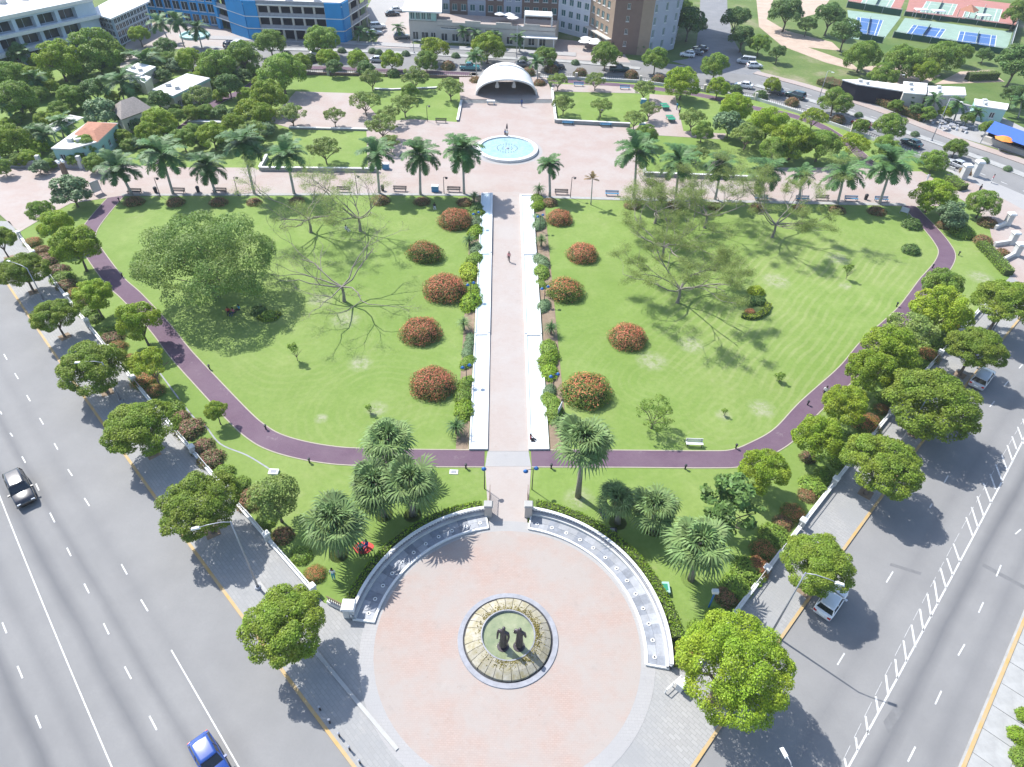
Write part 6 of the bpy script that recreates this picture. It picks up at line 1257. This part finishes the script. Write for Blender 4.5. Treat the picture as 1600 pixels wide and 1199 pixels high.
# ------------------------------------------------------------------ lamps
def street_lamp(label, base, top, hd):
    B, h, lean = rise(base, top); t = thing('street_lamp', label, 'street lamp', (B.x, B.y, .1)); H_ = at(hd[0], hd[1], h - .05) - Vector((B.x, B.y, 0)); d = Vector((H_.x, H_.y, 0)); d = d if d.length < 3.2 else d.normalized() * 3.2
    b = MB(); b.tube([(0, 0, 0), (0, 0, h * .5), (0, 0, h)], [.1, .075, .05], 8); b.build('pole', 'metal_grey', t, smooth=True)
    b = MB(); b.tube([(0, 0, h - .1), (d.x * .3, d.y * .3, h + .12), (d.x * .75, d.y * .75, h + .1), (d.x, d.y, h)], [.045, .04, .035, .03], 6); b.build('arm', 'metal_grey', t, smooth=True)
    b = MB(); a = math.atan2(d.y, d.x); e = d * 1.12; b.box((e.x, e.y, h - .08), (.7, .27, .14), a, top=.75); b.build('lamp_head', 'white', t); b = MB(); b.lathe([(.3, 0), (.26, .25), (.15, .3)], 8); b.build('base_plate', 'metal_grey', t)
for a in [('grey street lamp by right kerb near the parked white hatchback', (1205,990), (1262,896), (1306,912)), ('grey street lamp on right pavement between the third and fourth trees', (1407,692), (1451,624), (1492,630)), ('grey street lamp at far upper right pavement', (1550,518), (1598,455), (1640,462)), ('street lamp at bottom right whose base lies below the frame', (1186,1262), (1210,1200), (1226,1180)), ('grey street lamp on left pavement between second tree and plaza tree', (404,920), (349,816), (312,826)), ('grey street lamp on left pavement rising through fourth tree', (190,628), (158,567), (126,568)), ('grey street lamp on left pavement near sixth tree', (70,472), (43,420), (10,408)),
    ('tall lamp post on back road median at right', (1455,221), (1487,155), (1500,160)), ('lamp post on back road median near white shed', (1280,153), (1288,112), (1300,114)), ('lamp post behind the white roofed shed', (1386,142), (1400,117), (1410,118)), ('lamp post on back road near terrace building left corner', (647,84), (647,64), (655,64)), ('lamp post on back road in front of terrace building', (807,92), (808,40), (815,42))]: street_lamp(*a)
def blue_lamp(label, base, h, offs, group):
    B = at(*base); t = thing('garden_lamp', label, 'lamp', (B.x, B.y, .1), group=group); b = MB(); b.tube([(0, 0, 0), (0, 0, h)], [.055, .04], 7); b.build('post', 'iron_dark', t)
    for k, (dx, dy, dz) in enumerate(offs):
        b = MB(); b.tube([(0, 0, h + dz), (dx, dy, h + dz + .05)], .03, 5); b.build('arm', 'iron_dark', t)
        b = MB(); b.lathe([(0, .24), (.1, .21), (.27, .0), (.23, -.02), (0, .1)], 14, (dx, dy, h + dz - .15)); sh = b.build('shade', 'lamp_blue', t, smooth=True); b = MB(); b.lathe([(0, .0), (.11, -.03), (.1, -.14), (0, -.17)], 10, (dx, dy, h + dz - .14)); b.build('bulb', 'lamp_glass', sh, smooth=True)
G = 'blue shaded lamps by the central walk'
blue_lamp('blue shaded garden lamp at lower walk, left side', (757,765), 3.2, [(-.05, .05, 0)], G); blue_lamp('blue shaded garden lamp at lower walk, right side', (831,766), 3.2, [(-.75, -.2, 0), (.3, .15, .1)], G)
for nm, L in (('left', [(729,600),(736,470),(744,358)]), ('right', [(864,614),(850,476),(843,362)])):
    for i, p in enumerate(L): blue_lamp('blue twin shade garden lamp beside %s pool, %s from the front' % (nm, ORD[i]), p, 2.7, [(-.4, -.1, 0), (.4, .1, .25)], G)
G = 'black lamp posts along the promenade'
for i, (bx, by, tx, ty) in enumerate([(251,308,243,279),(373,308,366,278),(559,304,557,276),(694,304,693,278),(891,310,892,278),(1016,309,1017,284),(668,191,667,166),(935,193,934,172)]):
    B, h, _ = rise((bx, by), (tx, ty)); t = thing('promenade_lamp', 'black lamp post with hanging lantern by the promenade, %s listed from left' % ORD[i] if i < 6 else ('black lamp post at the lawn corner %s of the stage' % ('left' if i == 6 else 'right')), 'lamp', (B.x, B.y, .1), group=G); b = MB(); b.tube([(0, 0, 0), (0, 0, h)], [.07, .045], 7); b.build('post', 'iron_dark', t); b = MB(); b.tube([(0, 0, h - .1), (.25, 0, h + .1), (.5, 0, h)], .03, 5); b.build('arm', 'iron_dark', t); b = MB(); b.lathe([(0, .1), (.3, -.08), (.16, -.3), (0, -.35)], 10, (.5, 0, h)); b.build('lantern', 'iron_dark', t)
t = thing('flood_light', 'white flood light on blue post near the right wall', 'lamp', at(1107, 950)); b = MB(); b.tube([(0, 0, 0), (0, 0, 2.6)], .08); b.build('post', 'lamp_blue', t); b = MB(); b.box((0, 0, 2.55), (.55, .35, .35)); b.build('lamp_head', 'white', t)
for i, (x, y) in enumerate([(416,672),(484,724),(728,733),(861,733),(1070,734),(1149,702),(1261,634),(1339,561),(1400,480),(1456,420),(1497,400),(192,434),(328,578),(187,316)]):
    t = thing('path_light', 'low dark bollard light beside jogging path, %s in order from the left lawn' % ORD[i], 'bollard', at(x, y), group='bollard lights along the jogging path'); b = MB(); b.tube([(0, 0, .05), (0, 0, .62)], .09, 8); b.build('post', 'iron_dark', t); b = MB(); b.lathe([(.1, .6), (.16, .66), (.14, .78), (0, .82)], 10); b.build('cap', 'iron_dark', t)
for i, (x, y) in enumerate([(501,1111),(516,1131),(531,1152),(547,1173),(563,1194)]):
    t = thing('pavement_bollard', 'small dark bollard along left kerb by the plaza, %s from the top' % ORD[i], 'bollard', at(x, y), group='bollards on the plaza pavement'); b = MB(); b.tube([(0, 0, .1), (0, 0, .75)], .075, 8); b.build('post', 'iron_dark', t); b = MB(); b.lathe([(.1, .72), (.1, .8), (0, .86)], 10); b.build('cap', 'metal_grey', t)
# ------------------------------------------------------------------ benches, bins, tables
def bench(label, x, y, m, rz=0., L=2.4, group='benches along the promenade'):
    t = thing('park_bench', label, 'bench', at(x, y, PINK), rz, group)
    for k in range(3): b = MB(); b.box((0, -.18 + k * .17, .44), (L, .13, .05)); b.build('seat_slat', m, t)
    for k in range(2): b = MB(); b.box((0, .28 + .04 * k, .56 + k * .18), (L, .05, .13)); b.build('back_slat', m, t)
    for s_ in (-1, 1): b = MB(); b.box((s_ * L * .42, -.2, 0), (.07, .07, .45)); b.box((s_ * L * .42, .3, 0), (.07, .07, .85)); b.box((s_ * L * .42, .05, .38), (.07, .5, .06)); b.build('leg', 'iron_dark', t)
for i, (x, y, m) in enumerate([(211,303,'bench_dark'),(279,302,'bench_dark'),(344,302,'bench_dark'),(537,300,'bench_dark'),(625,299,'bench_dark'),(709,300,'bench_dark'),(877,304,'bench_dark'),(956,306,'bench_blue'),(1189,313,'bench_blue'),(1253,314,'bench_blue'),(1284,313,'bench_dark'),(1329,314,'bench_blue'),(1376,315,'bench_blue')]): bench('%s slatted bench along the promenade edge, %s from the left' % ('dark' if m == 'bench_dark' else 'blue', ORD[i]), x, y, m)
bench('blue bench against the low wall right of the stage, left one', 887, 195, 'bench_blue', R(180)); bench('blue bench against the low wall right of the stage, right one', 946, 198, 'bench_blue', R(180)); bench('bench at lawn edge left of the stage', 689, 192, 'bench_dark'); bench('bench on the paved strip right of stage, left', 904, 135, 'bench_blue'); bench('bench on the paved strip right of stage, right', 976, 140, 'bench_blue'); bench('long white bench on the right lawn by the jogging path', 1084, 697, 'white', 0, 1.9)
for i, (x, y) in enumerate([(244,301),(310,300),(598,298),(1352,312)]):
    t = thing('litter_bin', 'black litter bin on the promenade, %s from the left' % ORD[i], 'bin', at(x, y, PINK), group='promenade bins'); b = MB(); b.lathe([(.0, 0), (.26, 0), (.32, .85), (.3, .9)], 12); b.build('bin', 'iron_dark', t); b = MB(); b.lathe([(.33, .88), (.2, 1.05), (0, 1.1)], 12); b.build('lid', 'iron_dark', t)
for i, (x, y) in enumerate([(603,264),(680,299),(1003,200),(1005,162)]):
    t = thing('recycling_box', 'blue recycling box near %s' % ['the back left lawn corner', 'the promenade bench left of pool', 'the corner of lawn right of stage', 'the green tables'][i], 'bin', at(x, y, PINK)); b = MB(); b.box((0, 0, 0), (1.2, .8, 1.0)); b.build('box', 'bench_blue', t); b = MB(); b.box((0, 0, 1.0), (1.3, .9, .1), top=.9); b.build('lid', 'lamp_glass', t)
for lab, x, y in (('green table tennis table in paved court, upper', 1038, 170), ('green table tennis table in paved court, lower', 1047, 189)):
    t = thing('table', lab, 'table', at(x, y, PINK), .15); b = MB(); b.box((0, 0, .74), (1.6, 2.7, .06)); b.build('top', 'table_green', t); b = MB(); b.box((0, 0, .8), (1.7, .03, .15)); b.build('net', 'white', t)
    for sx in (-1, 1):
        for sy in (-1, 1): b = MB(); b.box((.6 * sx, 1.0 * sy, 0), (.09, .09, .74)); b.build('leg', 'iron_dark', t)
for lab, x, y, d, m in (('white framed drain cover at lower left lawn', 428,739,(1.0,.7,.25),'white'), ('grey square manhole slab left of lower walk', 709,738,(.9,.6,.06),'hotel_white'), ('mint green utility box behind right plaza hedge', 1038,922,(.8,1.1,.5),'mint_trim'), ('dark drain cover on lower right lawn', 955,829,(1.1,.6,.1),'iron_dark')):
    t = thing('utility_cover', lab, 'cover', at(x, y, ZL)); b = MB(); b.box((0, 0, 0), d); b.build('frame', m, t); b = MB(); b.box((0, 0, d[2]), (d[0] * .6, d[1] * .6, .02)); b.build('lid', 'stone_grey' if m != 'mint_trim' else 'table_green', t)
t = thing('picnic_cloth', 'red picnic cloth under the left fan palms', 'cloth', at(568, 857)); b = MB(); b.prism([(.95 * math.cos(a) * (1 + .1 * math.sin(3 * a)), .7 * math.sin(a)) for a in np.linspace(0, 6.283, 19)[:-1]], .06, .125); b.build('cloth', 'red_cloth', t)
b = MB(); W_ = px([(385,712),(400,728),(425,737)]); b = MB(); ribbon(b, smooth(px([(240,570),(262,600),(300,650),(322,668),(345,695),(385,712),(412,728),(424,736)])), .16, .06, ZL + .006); b.build('drain_channel', 'stone_grey', **S)
# ------------------------------------------------------------------ people
PM = {}
def person_mesh(pose, top, bottom):
    k = (pose, top, bottom)
    if k in PM: return PM[k]
    if pose == 'sit': J = [(0, 0, .22, .15, .12), (0, .02, .45, .14, .10), (0, .04, .62, .17, .1), (0, .04, .74, .055), (0, .03, .86, .085, .095), (0, .03, .95, .07)]
    else: J = [(0, 0, .93, .15, .11), (0, 0, 1.15, .13, .095), (0, 0, 1.38, .165, .1), (0, 0, 1.5, .055), (0, -.01, 1.62, .082, .095), (0, -.01, 1.71, .068)]
    E_ = [(0, 1), (1, 2), (2, 3), (3, 4), (4, 5)]; z0 = J[2][2]
    for s_ in (-1, 1):
        n = len(J); sw = .2 * s_ if pose == 'walk' else 0
        if pose == 'sit': J += [(.2 * s_, .03, z0 + .02, .06), (.26 * s_, -.08, .42, .048), (.2 * s_, -.26, .32, .036), (.18 * s_, -.33, .31, .035)]
        else: J += [(.2 * s_, 0, z0 + .02, .06), (.25 * s_, sw * .5, 1.13, .048), (.25 * s_, sw - .06, .9, .037), (.25 * s_, sw - .09, .81, .036)]
        E_ += [(2, n), (n, n + 1), (n + 1, n + 2), (n + 2, n + 3)]; n = len(J)
        if pose == 'sit': J += [(.1 * s_, -.05, .16, .1), (.16 * s_, -.42, .28, .075), (.15 * s_, -.7, .07, .05), (.15 * s_, -.82, .06, .045)]
        else: J += [(.09 * s_, 0, .85, .1), (.1 * s_, -sw * .9 - .03, .48, .072), (.1 * s_, -sw * 1.5 + (.08 if pose == 'walk' else 0), .08, .05), (.1 * s_, -sw * 1.5 - .12 + (.08 if pose == 'walk' else 0), .05, .045)]
        E_ += [(0, n), (n, n + 1), (n + 1, n + 2), (n + 2, n + 3)]
    hz = J[4][2]; hip = J[0][2] + .04
    def pick(c):
        if c.z > hz - .08: return 3 if (c.z > hz + .05 or c.y > .03) else 0
        if c.z > z0 + .07: return 0
        if abs(c.x) > .17 and c.z < J[1][2] and (pose != 'sit' or c.z > .25): return 0
        if pose == 'sit': return 1 if c.z > .34 and c.y > -.2 else 2
        return 1 if c.z > hip else (2 if c.z > .1 else 3)
    PM[k] = skin_mesh('body', J, E_, ['skin', top, bottom, 'hair'], 1, pick); return PM[k]
def person(label, x, y, pose, top, bottom, rz, group=None):
    t = thing('person', label, 'person', at(x, y, PINK), rz, group); obj('body', person_mesh(pose, 'cloth_' + top, 'cloth_' + bottom), t)
    z = .88 if pose == 'sit' else 1.64; b = MB(); b.lathe([(0, .13), (.07, .11), (.1, .04), (.095, -.03), (.085, -.06)], 10, (0, .03 if pose == 'sit' else .005, z)); b.build('hair', 'hair', t, smooth=True)
for a in [('person in pink top walking down the central walk', 795,409,'walk','pink','dark',0), ('person in dark clothes standing at the edge of the round pond, left', 789,215,'stand','blue','dark',1), ('person in dark clothes standing at the edge of the round pond, right', 792,216,'stand','white','dark',0), ('person in dark clothes walking on right promenade', 1227,298,'walk','dark','dark',1.6), ('person in white shirt walking on the right jogging path', 1286,620,'walk','white','dark',-.6), ('person in light shirt and dark trousers by the green tables', 1061,179,'stand','white','dark',.5), ('person in blue standing behind the one in light shirt by tables', 1057,172,'stand','teal','jean',2.0),
    ('person in teal top sitting on red picnic cloth', 564,858,'sit','teal','dark',.3), ('person in blue top sitting on red picnic cloth', 573,853,'sit','blue','blue',-.5), ('person in red sitting under the huge left tree, left', 357,489,'sit','red','dark',.4), ('person in pink sitting under the huge left tree, middle', 365,490,'sit','pink','jean',-.2), ('person in teal sitting under the huge left tree, right', 374,485,'sit','teal','dark',-.7), ('person in white lying low on left lawn under thin trees', 541,360,'sit','white','white',1.0), ('person in dark clothes sitting on left lawn near promenade shrubs', 679,325,'sit','dark','white',.2),
    ('person in dark top sitting in shade of right fan palms', 938,802,'sit','dark','jean',.5), ('person in pink sitting on the right pool edge near the low end', 829,688,'sit','pink','dark',1.2), ('person in dark clothes at the right forecourt', 1528,302,'stand','dark','jean',.3), ('person in white at the right forecourt', 1548,286,'stand','pink','white',.9), ('person in white on the grass near right gate', 1447,284,'stand','white','white',0), ('person walking near the left forecourt shrubs', 92,302,'walk','blue','dark',.4), ('person in blue shirt on stage apron', 815,167,'stand','blue','jean',0), ('person in white standing on the left path edge by lower walk lawn', 522,905,'stand','white','teal',0)]: person(*a)
# keep the crowded lawn people on the ground
for o in list(col.objects):
    if o.get('category') == 'person' and o.location.z == PINK: o.location.z = PINK + .0
q = at(790.5, 215.5); t = thing('closed_parasol', 'closed dark parasol standing behind the round pond', 'parasol', (q.x + .15, q.y + .5, PINK)); b = MB(); b.lathe([(.0, 2.75), (.12, 2.3), (.2, 1.6), (.1, 1.5), (0, 1.5)], 8); b.build('canopy', 'cloth_dark', t); b = MB(); b.tube([(0, 0, 0), (0, 0, 1.6)], .05); b.build('pole', 'lamp_glass', t)
q = at(767, 164); t = thing('white_table', 'small white and blue table on the stage apron', 'table', (q.x, q.y, PINK)); b = MB(); b.box((0, 0, .75), (1.8, .8, .08)); b.build('top', 'lamp_glass', t)
for sx in (-1, 1): b = MB(); b.box((.7 * sx, 0, 0), (.1, .6, .75)); b.build('leg', 'bench_blue', t)

for i, (x, y) in enumerate([(1442,186),(1452,190),(1463,186),(1468,194),(1480,192),(1486,200),(1496,196),(1503,205),(1515,202),(1475,203)]):
    q = at(x, y, .05); t = thing('cafe_table', 'grey outdoor table in the yard across the back road, %s from the left' % ORD[i], 'table', (q.x, q.y, .05), i * .7, 'tables in the yard at upper right'); b = MB(); b.lathe([(0, .78), (.75, .78), (.75, .72), (0, .7)], 12); b.build('top', 'stone_grey', t); b = MB(); b.tube([(0, 0, 0), (0, 0, .74)], .07); b.build('pedestal', 'metal_grey', t)
    for k in range(3): b = MB(); a = 2.1 * k; b.box((1.15 * math.cos(a), 1.15 * math.sin(a), 0), (.4, .4, .46), a, top=.9); b.build('stool', 'hotel_white', t)
# ------------------------------------------------------------------ air: thin bluish haze over the whole place
hz_ = bpy.data.materials.new('haze_air'); hz_.use_nodes = True; hn_ = hz_.node_tree.nodes; hn_.remove(hn_['Principled BSDF'])
pv_ = hn_.new('ShaderNodeVolumePrincipled'); pv_.inputs['Color'].default_value = (0.80, 0.88, 1.0, 1); pv_.inputs['Density'].default_value = 0.00016; pv_.inputs['Anisotropy'].default_value = 0.0
hz_.node_tree.links.new(pv_.outputs[0], hn_['Material Output'].inputs['Volume']); M['haze_air'] = hz_
b = MB(); b.box((0, 1400, -1), (5400, 5600, 62)); b.build('haze', 'haze_air', kind='stuff')
